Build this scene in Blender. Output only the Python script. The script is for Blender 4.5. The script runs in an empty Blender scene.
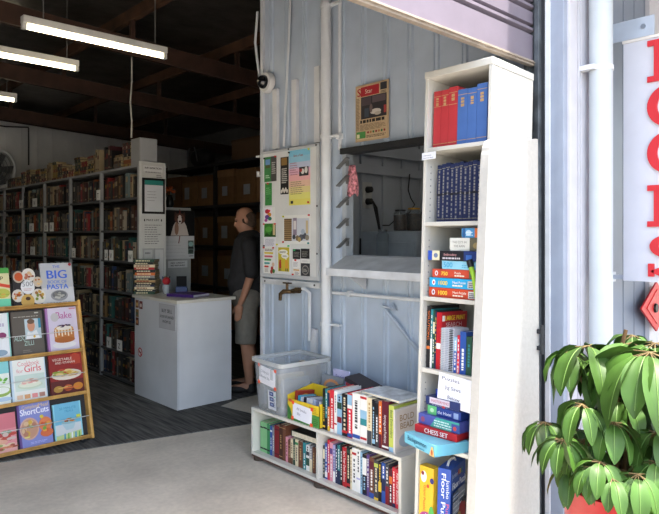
import bpy, bmesh, math, random
from mathutils import Matrix, Vector, Euler

PI = math.pi
R = math.radians
scene = bpy.context.scene
COL = scene.collection

# ------------------------------------------------------------------ camera
cam_data = bpy.data.cameras.new('camera')
cam_data.sensor_width = 36.0
cam_data.sensor_fit = 'HORIZONTAL'
cam_data.lens = 620.0 / 659.0 * 36.0
cam_data.shift_y = -21.0 / 659.0
cam_data.clip_start = 0.05
cam_data.clip_end = 500
cam = bpy.data.objects.new('camera', cam_data)
COL.objects.link(cam)
cam.location = (0, 0, 1.55)
cam.rotation_euler = (R(90), 0, -R(43.08))
scene.camera = cam

# ------------------------------------------------------------------ light
SUN_EL, SUN_AZ = 70.0, 12.0          # azimuth away from the facade normal
world = bpy.data.worlds.new('sky')
scene.world = world
world.use_nodes = True
wn = world.node_tree
bg = wn.nodes['Background']
sky = wn.nodes.new('ShaderNodeTexSky')
sky.sky_type = 'NISHITA'
sky.sun_disc = False
sky.sun_elevation = R(SUN_EL)
sky.sun_rotation = R(180 - SUN_AZ)
sky.air_density = 1.0
sky.dust_density = 2.5
sky.ozone_density = 1.0
tint = wn.nodes.new('ShaderNodeVectorMath')
tint.operation = 'MULTIPLY'
tint.inputs[1].default_value = (1.07, 1.0, 0.90)
wn.links.new(sky.outputs[0], tint.inputs[0])
wn.links.new(tint.outputs[0], bg.inputs[0])
bg.inputs[1].default_value = 0.34

sun_d = bpy.data.lights.new('sun', 'SUN')
sun_d.energy = 5.0
sun_d.angle = R(2.5)
sun_d.color = (1.0, 0.95, 0.87)
sun = bpy.data.objects.new('sun', sun_d)
COL.objects.link(sun)
# the sun stands in front of the facade (-Y) and a little towards +X
sdir = Vector((math.sin(R(SUN_AZ)) * math.cos(R(SUN_EL)), -math.cos(R(SUN_AZ)) * math.cos(R(SUN_EL)), math.sin(R(SUN_EL))))
sun.rotation_euler = sdir.to_track_quat('Z', 'Y').to_euler()
sun.location = sdir * 30

vs = scene.view_settings
vs.view_transform = 'Standard'
vs.look = 'None'
vs.exposure = 1.65
vs.gamma = 1.0
vs.use_curve_mapping = False

# ------------------------------------------------------------------ helpers
def lin(h):
    if isinstance(h, str):
        h = h.lstrip('#')
        if len(h) == 3: h = ''.join(q + q for q in h)
        c = [int(h[i:i + 2], 16) / 255 for i in (0, 2, 4)]
    else:
        c = h
    return tuple(x / 12.92 if x <= 0.04045 else ((x + 0.055) / 1.055) ** 2.4 for x in c)

_mats = {}
def mat(h, rough=0.6, noise=0.06, scale=9.0, metal=0.0, bump=0.0, spec=0.35):
    key = (h, rough, noise, scale, metal, bump, spec)
    if key in _mats:
        return _mats[key]
    m = bpy.data.materials.new('surface')
    m.use_nodes = True
    nt = m.node_tree
    b = nt.nodes['Principled BSDF']
    c = lin(h)
    b.inputs['Roughness'].default_value = rough
    b.inputs['Metallic'].default_value = metal
    b.inputs['Specular IOR Level'].default_value = spec
    tc = nt.nodes.new('ShaderNodeTexCoord')
    n = nt.nodes.new('ShaderNodeTexNoise')
    n.inputs['Scale'].default_value = scale
    n.inputs['Detail'].default_value = 4
    nt.links.new(tc.outputs['Object'], n.inputs['Vector'])
    rp = nt.nodes.new('ShaderNodeValToRGB')
    rp.color_ramp.elements[0].position = 0.3
    rp.color_ramp.elements[1].position = 0.7
    lo = tuple(max(0, x * (1 - noise * 2)) for x in c)
    hi = tuple(min(1, x * (1 + noise)) for x in c)
    rp.color_ramp.elements[0].color = (*lo, 1)
    rp.color_ramp.elements[1].color = (*hi, 1)
    nt.links.new(n.outputs['Fac'], rp.inputs[0])
    nt.links.new(rp.outputs[0], b.inputs['Base Color'])
    if bump:
        bp = nt.nodes.new('ShaderNodeBump')
        bp.inputs['Strength'].default_value = bump
        bp.inputs['Distance'].default_value = 0.01
        nt.links.new(n.outputs['Fac'], bp.inputs['Height'])
        nt.links.new(bp.outputs[0], b.inputs['Normal'])
    _mats[key] = m
    return m

def emit(h, strength):
    m = bpy.data.materials.new('light_surface')
    m.use_nodes = True
    b = m.node_tree.nodes['Principled BSDF']
    b.inputs['Base Color'].default_value = (*lin(h), 1)
    b.inputs['Emission Color'].default_value = (*lin(h), 1)
    b.inputs['Emission Strength'].default_value = strength
    return m

def clear(h, amount, rough=0.4):
    """see-through plastic or glass: part of the light passes, the rest is a tinted glossy surface"""
    m = bpy.data.materials.new('clear_surface')
    m.use_nodes = True
    nt = m.node_tree
    b = nt.nodes['Principled BSDF']
    b.inputs['Base Color'].default_value = (*lin(h), 1)
    b.inputs['Roughness'].default_value = rough
    t = nt.nodes.new('ShaderNodeBsdfTransparent')
    n = nt.nodes.new('ShaderNodeTexNoise')
    n.inputs['Scale'].default_value = 6
    tc = nt.nodes.new('ShaderNodeTexCoord')
    nt.links.new(tc.outputs['Object'], n.inputs['Vector'])
    mr = nt.nodes.new('ShaderNodeMapRange')
    mr.inputs[3].default_value = max(0, amount - 0.06)
    mr.inputs[4].default_value = min(1, amount + 0.06)
    nt.links.new(n.outputs['Fac'], mr.inputs[0])
    x = nt.nodes.new('ShaderNodeMixShader')
    nt.links.new(mr.outputs[0], x.inputs[0])
    nt.links.new(b.outputs[0], x.inputs[1])
    nt.links.new(t.outputs[0], x.inputs[2])
    nt.links.new(x.outputs[0], nt.nodes['Material Output'].inputs[0])
    return m

I4 = Matrix.Identity(4)
T = lambda x, y, z: Matrix.Translation((x, y, z))
def RX(d): return Matrix.Rotation(R(d), 4, 'X')
def RY(d): return Matrix.Rotation(R(d), 4, 'Y')
def RZ(d): return Matrix.Rotation(R(d), 4, 'Z')

class MB:
    """collects shapes for ONE mesh"""
    def __init__(self, M=None):
        self.v, self.f, self.mi, self.M = [], [], [], M or I4
    def add(self, vs_, fs, mi=0, M=None):
        o = len(self.v)
        A = self.M @ M if M is not None else self.M
        self.v += [A @ Vector(p) for p in vs_]
        self.f += [[o + i for i in f] for f in fs]
        self.mi += [mi] * len(fs)
        return self
    def box(self, x0, x1, y0, y1, z0, z1, mi=0, M=None):
        v = [(x, y, z) for z in (z0, z1) for y in (y0, y1) for x in (x0, x1)]
        return self.add(v, [(0, 2, 3, 1), (4, 5, 7, 6), (0, 1, 5, 4), (2, 6, 7, 3), (0, 4, 6, 2), (1, 3, 7, 5)], mi, M)
    def quad(self, a, b, c, d, mi=0, M=None):
        return self.add([a, b, c, d], [(0, 1, 2, 3)], mi, M)
    def prism(self, poly, y0, y1, mi=0, M=None):
        """polygon in x-z extruded along y"""
        n = len(poly)
        v = [(p[0], y0, p[1]) for p in poly] + [(p[0], y1, p[1]) for p in poly]
        fs = [tuple(range(n)), tuple(range(2 * n - 1, n - 1, -1))]
        fs += [(i, n + i, n + (i + 1) % n, (i + 1) % n) for i in range(n)]
        return self.add(v, fs, mi, M)
    def slab(self, poly, z0, z1, mi=0, M=None):
        n = len(poly)
        v = [(p[0], p[1], z0) for p in poly] + [(p[0], p[1], z1) for p in poly]
        fs = [tuple(range(n - 1, -1, -1)), tuple(range(n, 2 * n))]
        fs += [(i, (i + 1) % n, n + (i + 1) % n, n + i) for i in range(n)]
        return self.add(v, fs, mi, M)
    def tube(self, pts, r, n=10, mi=0, M=None, closed=False):
        pts = [Vector(p) for p in pts]
        rs = r if isinstance(r, (list, tuple)) else [r] * len(pts)
        v, k = [], len(pts)
        up = Vector((0, 0, 1))
        prev = None
        for i, p in enumerate(pts):
            if closed:
                d = pts[(i + 1) % k] - pts[i - 1]
            else:
                d = pts[min(i + 1, k - 1)] - pts[max(i - 1, 0)]
            d.normalize()
            if prev is None:
                a = d.cross(up if abs(d.z) < 0.9 else Vector((1, 0, 0))).normalized()
            else:
                a = (prev - d * prev.dot(d)).normalized()
            prev = a
            b = d.cross(a)
            v += [p + (a * math.cos(2 * PI * j / n) + b * math.sin(2 * PI * j / n)) * rs[i] for j in range(n)]
        fs = []
        for i in range(k if closed else k - 1):
            i2 = (i + 1) % k
            fs += [(i * n + j, i * n + (j + 1) % n, i2 * n + (j + 1) % n, i2 * n + j) for j in range(n)]
        if not closed:
            fs += [tuple(range(n - 1, -1, -1)), tuple(range((k - 1) * n, k * n))]
        return self.add(v, fs, mi, M)
    def lathe(self, prof, n=20, mi=0, M=None, caps=True):
        """prof: (radius, z) from bottom to top around z"""
        v = [(r * math.cos(2 * PI * j / n), r * math.sin(2 * PI * j / n), z) for r, z in prof for j in range(n)]
        fs = [(i * n + j, i * n + (j + 1) % n, (i + 1) * n + (j + 1) % n, (i + 1) * n + j) for i in range(len(prof) - 1) for j in range(n)]
        if caps:
            fs += [tuple(range(n - 1, -1, -1)), tuple(range((len(prof) - 1) * n, len(prof) * n))]
        return self.add(v, fs, mi, M)
    def ball(self, c, rx, ry=None, rz=None, n=14, m=9, mi=0, M=None):
        ry = ry or rx; rz = rz or rx
        v = [(c[0], c[1], c[2] - rz)]
        for i in range(1, m):
            t = -PI / 2 + PI * i / m
            v += [(c[0] + rx * math.cos(t) * math.cos(2 * PI * j / n), c[1] + ry * math.cos(t) * math.sin(2 * PI * j / n), c[2] + rz * math.sin(t)) for j in range(n)]
        v.append((c[0], c[1], c[2] + rz))
        fs = [(0, 1 + (j + 1) % n, 1 + j) for j in range(n)]
        for i in range(m - 2):
            fs += [(1 + i * n + j, 1 + i * n + (j + 1) % n, 1 + (i + 1) * n + (j + 1) % n, 1 + (i + 1) * n + j) for j in range(n)]
        L = len(v) - 1
        b = 1 + (m - 2) * n
        fs += [(L, b + j, b + (j + 1) % n) for j in range(n)]
        return self.add(v, fs, mi, M)
    def build(self, name, ms, parent=None, smooth=False, bevel=0.0, seg=2):
        me = bpy.data.meshes.new(name)
        me.from_pydata([tuple(p) for p in self.v], [], self.f)
        for m in (ms if isinstance(ms, (list, tuple)) else [ms]):
            me.materials.append(m)
        me.polygons.foreach_set('material_index', self.mi)
        if smooth:
            me.polygons.foreach_set('use_smooth', [True] * len(self.f))
        me.update()
        o = bpy.data.objects.new(name, me)
        COL.objects.link(o)
        if parent is not None:
            o.parent = parent
        if bevel:
            md = o.modifiers.new('bevel', 'BEVEL')
            md.width = bevel
            md.segments = seg
            md.limit_method = 'ANGLE'
            md.angle_limit = R(40)
        if smooth:
            try:
                md = o.modifiers.new('split', 'EDGE_SPLIT')
                md.split_angle = R(45)
            except Exception:
                pass
        return o

def tag(o, label=None, cat=None, group=None, kind=None):
    if label: o['label'] = label
    if cat: o['category'] = cat
    if group: o['group'] = group
    if kind: o['kind'] = kind
    return o

def thing(name, label, cat, M=I4, group=None):
    o = bpy.data.objects.new(name, None)
    o.empty_display_size = 0.05
    COL.objects.link(o)
    o.matrix_world = M
    return tag(o, label, cat, group)

def solid(mb, name, m, label, cat, M=I4, group=None, **k):
    o = mb.build(name, m, None, **k)
    o.matrix_world = M
    return tag(o, label, cat, group)

def struct(mb, name, m, parent=None, **k):
    o = mb.build(name, m, parent, **k)
    if parent is None: o['kind'] = 'structure'
    return o

def FW(x, y, z):
    """frame for things that face -X: local x runs along -Y, local y runs into +X"""
    return T(x, y, z) @ RZ(-90)

# lettering -----------------------------------------------------------------
_txt = {}
def text_mesh(s):
    if s in _txt: return _txt[s]
    cu = bpy.data.curves.new('lettering', 'FONT')
    cu.body = s
    cu.size = 1.0
    cu.align_x = 'LEFT'
    cu.resolution_u = 3
    o = bpy.data.objects.new('lettering', cu)
    COL.objects.link(o)
    dg = bpy.context.evaluated_depsgraph_get()
    me = bpy.data.meshes.new_from_object(o.evaluated_get(dg))
    vs_ = [tuple(v.co) for v in me.vertices]
    fs = [tuple(p.vertices) for p in me.polygons]
    bpy.data.objects.remove(o); bpy.data.curves.remove(cu); bpy.data.meshes.remove(me)
    xs = [v[0] for v in vs_] or [0]; ys = [v[1] for v in vs_] or [0]
    _txt[s] = (vs_, fs, min(xs), max(xs), min(ys), max(ys))
    return _txt[s]

class Print:
    """flat printed design facing local -y, laid in thin layers: x right, z up"""
    def __init__(self, y=0.0, step=0.0004):
        self.mb = MB(); self.ms = []; self.idx = {}; self.y = y; self.step = step; self.k = 0
    def _m(self, h):
        if h not in self.idx:
            self.idx[h] = len(self.ms)
            self.ms.append(mat(h, 0.5, 0.02))
        return self.idx[h]
    def _y(self):
        self.k += 1
        return self.y - self.k * self.step
    def rect(self, x0, x1, z0, z1, h):
        y = self._y()
        self.mb.quad((x0, y, z0), (x1, y, z0), (x1, y, z1), (x0, y, z1), self._m(h)); return self
    def poly(self, pts, h):
        y = self._y()
        self.mb.add([(p[0], y, p[1]) for p in pts], [tuple(range(len(pts)))], self._m(h)); return self
    def disc(self, x, z, rx, rz, h, n=18):
        return self.poly([(x + rx * math.cos(2 * PI * i / n), z + rz * math.sin(2 * PI * i / n)) for i in range(n)], h)
    def bars(self, x0, x1, z0, z1, rows, h, seed=0, fill=0.55):
        """illegible small print: rows of short dashes"""
        rnd = random.Random(seed)
        y = self._y(); mi = self._m(h); dz = (z1 - z0) / rows
        for i in range(rows):
            x = x0
            end = x1 - (x1 - x0) * rnd.uniform(0, 0.3)
            while x < end:
                w = (x1 - x0) * rnd.uniform(0.06, 0.2)
                xe = min(x + w, end)
                z = z0 + i * dz
                self.mb.quad((x, y, z), (xe, y, z), (xe, y, z + dz * fill), (x, y, z + dz * fill), mi)
                x = xe + (x1 - x0) * 0.03
        return self
    def text(self, s, x, z, h, color, w=None, align='C', rot=0, bold=0.0):
        """letters of height h; (x,z) is the centre (or left) of the baseline"""
        vs_, fs, x0, x1, y0, y1 = text_mesh(s)
        sc = h / 0.72
        sx = sc if w is None else w / max(1e-6, x1 - x0)
        ox = -(x0 + x1) / 2 if align == 'C' else -x0
        ca, sa = math.cos(R(rot)), math.sin(R(rot))
        mi = self._m(color)
        for off in ([0.0] if not bold else [-bold, 0.0, bold]):
            y = self._y()
            pts = []
            for v in vs_:
                a, b = (v[0] + ox) * sx + off, v[1] * sc
                pts.append((x + a * ca - b * sa, y, z + a * sa + b * ca))
            self.mb.add(pts, fs, mi)
        return self
    def build(self, name, parent):
        return self.mb.build(name, self.ms, parent)

# palette of cover colours: name -> hex
PAL = {'red': '#b3262c', 'dark red': '#7d1c26', 'maroon': '#571a2a', 'crimson': '#c9303e', 'navy': '#20294a', 'blue': '#2b4f9c',
       'pale blue': '#8fb6d2', 'teal': '#2f8088', 'green': '#3f8a55', 'dark green': '#27493a', 'pale green': '#86bd86', 'black': '#1b1b1f',
       'grey': '#82848a', 'dark grey': '#3f4147', 'white': '#e4e3e0', 'cream': '#dccfae', 'yellow': '#dcb83a', 'orange': '#cf6a2e',
       'brown': '#6a4230', 'dark brown': '#45281f', 'tan': '#b08f62', 'pink': '#d58f9f', 'purple': '#5c4580', 'lime': '#b7c25a', 'lilac': '#a7a3cf'}
PAGE = mat('#d9cfb8', 0.85, 0.08, 60)
ORD = ['zeroth', 'first', 'second', 'third', 'fourth', 'fifth', 'sixth', 'seventh', 'eighth', 'ninth', 'tenth', 'eleventh', 'twelfth', 'thirteenth',
       'fourteenth', 'fifteenth', 'sixteenth', 'seventeenth', 'eighteenth', 'nineteenth', 'twentieth', 'twenty-first', 'twenty-second', 'twenty-third',
       'twenty-fourth', 'twenty-fifth', 'twenty-sixth', 'twenty-seventh', 'twenty-eighth', 'twenty-ninth', 'thirtieth']

def cover_mb(w, d, h, t=0.0025):
    mb = MB()
    mb.box(0, t, 0, d, 0, h).box(w - t, w, 0, d, 0, h)
    mb.box(t, w - t, 0, t, 0, h)
    return mb

def book(label, M, w, d, h, color, group=None, marks=None, title=None, seed=0, name='book'):
    """upright book, spine towards local -y, standing at the frame's origin, with cover, pages and spine lettering"""
    t = thing(name, label, 'book', M, group)
    m = mat(PAL.get(color, color), 0.45, 0.04, 14)
    cover_mb(w, d, h).build('cover', m, t)
    MB().box(0.0028, w - 0.0028, 0.003, d - 0.004, 0.003, h - 0.004).build('pages', PAGE, t)
    pr = Print(-0.0002, 0.0003)
    for mk in marks or []:
        z0, z1, c = mk
        pr.rect(0.0004, w - 0.0004, z0 * h, z1 * h, PAL.get(c, c))
    if title:
        s, c, z0, z1 = title
        if s:
            pr.text(s, w * 0.5 - min(w * 0.28, 0.009), (z0 + z1) / 2 * h, min(w * 0.56, 0.018), PAL.get(c, c), w=(z1 - z0) * h, rot=-90)
        else:
            rnd = random.Random(seed)
            z = z1 * h
            y = pr._y(); mi = pr._m(PAL.get(c, c))
            while z > z0 * h:
                dz = rnd.uniform(0.006, 0.016)
                a, b = 0.33 * w, 0.67 * w
                pr.mb.quad((a, y, z - dz), (b, y, z - dz), (b, y, z), (a, y, z), mi)
                z -= dz + (0.012 if rnd.random() < 0.25 else 0.004)
    if pr.ms:
        pr.build('spine_lettering' if title else 'spine_stripes', t)
    return t

# =================================================================== STRUCTURE
WALLX = 3.08          # plane of the clad wall beside the roller door
STEEL = mat('#b3bfce', 0.42, 0.05, 5, 0.0, 0.0, 0.5)

def concrete(h, scale=2.2):
    m = bpy.data.materials.new('concrete')
    m.use_nodes = True
    nt = m.node_tree
    b = nt.nodes['Principled BSDF']
    b.inputs['Roughness'].default_value = 0.8
    tc = nt.nodes.new('ShaderNodeTexCoord')
    c = Vector(lin(h))
    prev = None
    for sc, amt, det in ((scale, 0.22, 8), (scale * 14, 0.10, 4), (0.5, 0.12, 3)):
        n = nt.nodes.new('ShaderNodeTexNoise')
        n.inputs['Scale'].default_value = sc; n.inputs['Detail'].default_value = det
        nt.links.new(tc.outputs['Object'], n.inputs['Vector'])
        mr = nt.nodes.new('ShaderNodeMapRange')
        mr.inputs[1].default_value = 0.3; mr.inputs[2].default_value = 0.7
        mr.inputs[3].default_value = 1 - amt; mr.inputs[4].default_value = 1 + amt * 0.4
        nt.links.new(n.outputs['Fac'], mr.inputs[0])
        if prev is None: prev = mr.outputs[0]
        else:
            mu = nt.nodes.new('ShaderNodeMath'); mu.operation = 'MULTIPLY'
            nt.links.new(prev, mu.inputs[0]); nt.links.new(mr.outputs[0], mu.inputs[1]); prev = mu.outputs[0]
    mx = nt.nodes.new('ShaderNodeVectorMath'); mx.operation = 'SCALE'
    mx.inputs[0].default_value = c
    nt.links.new(prev, mx.inputs['Scale'])
    nt.links.new(mx.outputs[0], b.inputs['Base Color'])
    return m

def carpet_mat():
    m = bpy.data.materials.new('carpet')
    m.use_nodes = True
    nt = m.node_tree
    b = nt.nodes['Principled BSDF']
    b.inputs['Roughness'].default_value = 0.95
    b.inputs['Specular IOR Level'].default_value = 0.1
    tc = nt.nodes.new('ShaderNodeTexCoord')
    mp = nt.nodes.new('ShaderNodeMapping')
    mp.inputs['Scale'].default_value = (45, 2.5, 1)
    nt.links.new(tc.outputs['Object'], mp.inputs[0])
    n = nt.nodes.new('ShaderNodeTexNoise'); n.inputs['Scale'].default_value = 1.0; n.inputs['Detail'].default_value = 5
    nt.links.new(mp.outputs[0], n.inputs['Vector'])
    rp = nt.nodes.new('ShaderNodeValToRGB')
    rp.color_ramp.elements[0].position = 0.35; rp.color_ramp.elements[1].position = 0.68
    rp.color_ramp.elements[0].color = (*lin('#434344'), 1); rp.color_ramp.elements[1].color = (*lin('#72716e'), 1)
    nt.links.new(n.outputs['Fac'], rp.inputs[0])
    nt.links.new(rp.outputs[0], b.inputs['Base Color'])
    return m

struct(MB().box(-40, 40, -45, 1.2, -0.25, 0.0), 'ground', concrete('#8f8a83'))
struct(MB().box(-5, 9, 1.2, 12, -0.25, 0.0), 'floor', concrete('#dbd2c3'))
struct(MB().slab([(-3.4, 5.84), (1.351, 4.61), (3.06, 4.165), (3.19, 4.40), (3.12, 4.80), (3.4, 4.9), (6.3, 4.9), (6.3, 11.1), (-3.4, 11.1)], 0.0, 0.006), 'floor_carpet', carpet_mat())

def ribbed(y0, y1, z0, z1, x0, side=-1, hole=None, pitch=0.206, first=2.541):
    """clad sheet in the plane x = x0: flat pans with pairs of narrow ribs; hole = (ya, yb, za, zb)"""
    mb = MB()
    ys = [y0]
    k = math.floor((y0 - first) / pitch)
    prof = []
    while first + k * pitch < y1 + pitch:
        c = first + k * pitch
        for dy, h in ((-0.030, 0), (-0.024, .016), (-0.008, .016), (-0.004, .006), (0.004, .006), (0.008, .016), (0.024, .016), (0.030, 0)):
            if y0 < c + dy < y1: prof.append((c + dy, h))
        k += 1
    prof = [(y0, 0)] + prof + [(y1, 0)]
    cuts = [hole[0], hole[1]] if hole else []
    for c in cuts:
        prof.append((c, 0.0))
    prof.sort()
    def strip(ya, yb, za, zb):
        pr = [p for p in prof if ya - 1e-6 <= p[0] <= yb + 1e-6]
        v = []
        for y, h in pr:
            v += [(x0 + side * h, y, za), (x0 + side * h, y, zb)]
        fs = [(2 * i, 2 * i + 1, 2 * i + 3, 2 * i + 2) for i in range(len(pr) - 1)]
        mb.add(v, fs)
    if hole:
        strip(y0, hole[0], z0, z1); strip(hole[1], y1, z0, z1)
        strip(hole[0], hole[1], z0, hole[2]); strip(hole[0], hole[1], hole[3], z1)
    else:
        strip(y0, y1, z0, z1)
    return mb

HOLE = (2.0, 3.12, 1.41, 2.14)
wall = ribbed(1.66, 4.08, 0.0, 3.7, WALLX, -1, HOLE)
wall.box(WALLX + 0.004, WALLX + 0.05, 3.12, 4.08, 0, 3.7).box(WALLX + 0.004, WALLX + 0.05, 1.66, 2.0, 0, 3.7)
wall.box(WALLX + 0.004, WALLX + 0.05, 2.0, 3.12, 0, 1.41).box(WALLX + 0.004, WALLX + 0.05, 2.0, 3.12, 2.14, 3.7)
struct(wall, 'wall_side', STEEL)
struct(MB().box(WALLX - 0.022, WALLX + 0.06, 4.065, 4.105, 0, 3.7), 'trim_1', mat('#c9ccd2', 0.4, 0.04), bevel=0.004)

# walls far inside and out of the frame that keep the shed dark
GW = mat('#dededa', 0.6, 0.06, 3)
bw = MB()
bw.box(-3.5, 6.5, 11.2, 11.3, 0, 4)
for i in range(40): bw.box(-3.4 + i * 0.25, -3.36 + i * 0.25, 11.185, 11.2, 0, 4)
struct(bw, 'wall_back', GW)
struct(MB().box(-3.6, -3.5, 1.6, 11.3, 0, 4), 'wall_left', mat('#7d7d7c', 0.7))
struct(MB().box(6.5, 6.6, 1.6, 11.3, 0, 4), 'wall_right', mat('#6d6d6c', 0.7))
struct(MB().box(-3.6, -2.6, 1.62, 1.7, 0, 4).box(-2.6, 2.95, 1.68, 1.76, 3.0, 4), 'wall_front', mat('#a3a8b0', 0.6))

# roof: dark foil sheet on timber, falling gently towards +X
def zroof(x): return 3.72 - 0.045 * (x - 2.0)
foil = mat('#5a5855', 0.32, 0.25, 5, 0.75, 0.8)
rf = MB()
rf.add([(-3.6, 1.6, zroof(-3.6)), (6.6, 1.6, zroof(6.6)), (6.6, 11.3, zroof(6.6)), (-3.6, 11.3, zroof(-3.6)),
        (-3.6, 1.6, zroof(-3.6) + .1), (6.6, 1.6, zroof(6.6) + .1), (6.6, 11.3, zroof(6.6) + .1), (-3.6, 11.3, zroof(-3.6) + .1)],
       [(0, 3, 2, 1), (4, 5, 6, 7), (0, 1, 5, 4), (2, 3, 7, 6), (1, 2, 6, 5), (0, 4, 7, 3)])
struct(rf, 'ceiling', foil)
WOOD = mat('#37231a', 0.75, 0.25, 7)
WOOD2 = mat('#4c3323', 0.75, 0.2, 7)
for y, drop in ((5.55, 0.44), (7.3, 0.47), (9.3, 0.54), (10.95, 0.26)):
    b = MB()
    zt = lambda x: zroof(x) - drop + 0.17
    v = []
    for x in (-3.5, 6.5):
        for dy in (-0.025, 0.025):
            v += [(x, y + dy, zt(x) - 0.17), (x, y + dy, zt(x))]
    b.add(v, [(0, 1, 3, 2), (4, 6, 7, 5), (0, 4, 5, 1), (2, 3, 7, 6), (1, 5, 7, 3), (0, 2, 6, 4)])
    for x in (-2.2, 0.2, 2.64, 3.83, 5.0):               # hangers up to the roof
        b.box(x - 0.02, x + 0.02, y - 0.02, y + 0.02, zt(x) - 0.02, zroof(x) + 0.02)
    struct(b, 'beam_rafter', WOOD)
for x in (0.2, 1.45, 2.64, 3.83, 5.0):
    struct(MB().box(x - 0.025, x + 0.025, 1.8, 11.2, zroof(x) - 0.11, zroof(x)), 'beam_purlin', WOOD2)

# kiosk behind the serving window
KM = mat('#a7adb5', 0.55, 0.05, 4)
kw = MB()
kw.box(WALLX + 0.05, 5.3, 4.0, 4.05, 0, 3.0)
for x in (3.62, 4.12, 4.42, 4.70, 4.98): kw.box(x, x + 0.05, 3.975, 4.0, 0, 2.6)
kw.box(WALLX + 0.05, 5.3, 3.95, 4.0, 2.13, 2.21).box(WALLX + 0.05, 5.3, 3.92, 4.0, 2.30, 2.42)
struct(kw, 'wall_kiosk_back', KM)
struct(MB().box(5.3, 5.35, 1.55, 4.05, 0, 3.0), 'wall_kiosk_end', KM)
struct(MB().box(WALLX + 0.05, 5.35, 1.55, 4.05, 2.75, 2.80), 'ceiling_kiosk', KM)

# outside facade
FY = 1.487
CLAD = mat('#7b8392', 0.45, 0.04, 5)
TRIM = mat('#c3c1c7', 0.4, 0.03)
fc = MB().box(3.0, 9.0, FY + 0.012, 1.55, 0, 4.2)
x = 3.28
while x < 9:
    fc.box(x, x + 0.15, FY, FY + 0.014, 0, 4.2)
    x += 0.162
struct(fc, 'wall_facade', CLAD)
struct(MB().box(2.995, 3.035, 1.475, 1.60, 0, 4.2).box(2.996, 3.12, 1.56, 1.68, 0, 3.7), 'trim_2', mat('#949cab', 0.4, 0.04), bevel=0.004)
tb = MB()
for a, b, y in ((3.035, 3.075, 1.462), (3.079, 3.13, 1.468), (3.13, 3.142, 1.474), (3.142, 3.155, 1.466), (3.155, 3.167, 1.474), (3.167, 3.26, 1.466)): tb.box(a, b, y, FY + 0.012, 0, 4.2)
struct(tb, 'trim_3', TRIM, bevel=0.002)
struct(MB().box(4.10, 4.75, 1.462, FY + 0.005, 0, 4.2), 'trim_4', TRIM)

# roof and posts added out of view to shade the facade, sign and plant
aw = MB()
x = 2.77
while x < 8.4:
    aw.box(x, x + 0.1, -4.4, FY, 3.33, 3.36).box(x + .1, x + 0.2, -4.4, FY, 3.30, 3.33)
    x += 0.2
struct(aw, 'roof_shade_added', mat('#8a9099', .5))
for x in (3.9, 8.2): struct(MB().box(x, x + .09, -4.35, -4.26, 0, 3.30), 'column_shade_added', TRIM)

# roller door, mostly raised, with its guide track
dr = bpy.data.objects.new('door_1', None); COL.objects.link(dr); dr['kind'] = 'structure'
LAV = mat('#6f6873', 0.45, 0.04)
rd = MB()
prof = []
prof = [(1.620, 2.44), (1.620, 2.585)]
z = 2.585
while z < 3.5:
    prof += [(1.640, z + 0.006), (1.640, z + 0.014), (1.616, z + 0.022), (1.616, z + 0.036), (1.640, z + 0.044), (1.640, z + 0.052), (1.620, z + 0.058), (1.620, z + 0.118)]
    z += 0.118
v = []
for y, zz in prof: v += [(-2.6, y, zz), (2.955, y, zz), ]
rd.add(v, [(2 * i, 2 * i + 1, 2 * i + 3, 2 * i + 2) for i in range(len(prof) - 1)])
struct(rd, 'door_curtain', LAV, dr)
struct(MB().box(-2.6, 2.955, 1.610, 1.640, 2.425, 2.452).box(-2.6, 2.955, 1.600, 1.648, 2.436, 2.441), 'door_bottom_rail', mat('#8f8478', 0.5, 0.12, 20), dr, bevel=0.003)
struct(MB().box(2.94, 2.962, 1.585, 1.605, 0, 3.6).box(2.94, 2.962, 1.645, 1.665, 0, 3.6).box(2.962, 2.975, 1.585, 1.665, 0, 3.6), 'door_guide', mat('#6e7479', 0.35, 0.2, 14, 0.6), dr)
struct(MB().box(2.984, 2.994, 1.545, 1.66, 0, 3.6), 'trim_5', mat('#d3d5d8', .4))
struct(MB().box(2.975, 2.984, 1.57, 1.66, 0, 3.6), 'door_seal', mat('#24272b', 0.7), dr)

# =================================================================== SERVING WINDOW, PIPES
w1 = bpy.data.objects.new('window_1', None); COL.objects.link(w1); w1['kind'] = 'structure'
BLK = mat('#26272a', 0.5, 0.1)
struct(MB().box(WALLX - 0.045, WALLX + 0.05, 2.0, 3.14, 2.125, 2.165), 'window_head', BLK, w1)
struct(MB().box(WALLX - 0.02, WALLX + 0.05, 3.10, 3.14, 1.40, 2.125), 'window_frame', mat('#aab0b6', 0.5), w1)
struct(MB().box(WALLX + 0.0, WALLX + 0.05, 2.0, 3.10, 1.395, 1.415), 'window_sill', mat('#c2c4c6', 0.6), w1)
for z in (1.50, 1.64, 1.785, 1.935, 2.06):
    struct(MB().box(-0.018, 0.018, -0.004, 0.004, -0.06, 0.06, 0, T(WALLX - 0.045, 3.11, z) @ RX(56)).box(-.008, .008, -.012, .004, -.02, .02, 0, T(WALLX - 0.02, 3.093, z)), 'louvre_clip', mat('#7d7e7e', 0.4, 0.1, 9, 0.5), w1)
lg = MB().add([(WALLX - 0.02, 2.0, 1.41), (WALLX - 0.02, 3.11, 1.41), (WALLX - 0.24, 3.05, 1.33), (WALLX - 0.24, 2.0, 1.33),
               (WALLX - 0.02, 2.0, 1.385), (WALLX - 0.02, 3.11, 1.385), (WALLX - 0.24, 3.05, 1.305), (WALLX - 0.24, 2.0, 1.305)],
              [(0, 1, 2, 3), (4, 7, 6, 5), (0, 3, 7, 4), (1, 5, 6, 2), (0, 4, 5, 1), (3, 2, 6, 7)])
led = thing('serving_ledge', 'sloping white painted ledge below the serving window opening', 'ledge', T(0, 0, 0))
lg.build('ledge_board', mat('#c9cacb', 0.6, 0.12, 8), led)
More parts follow.
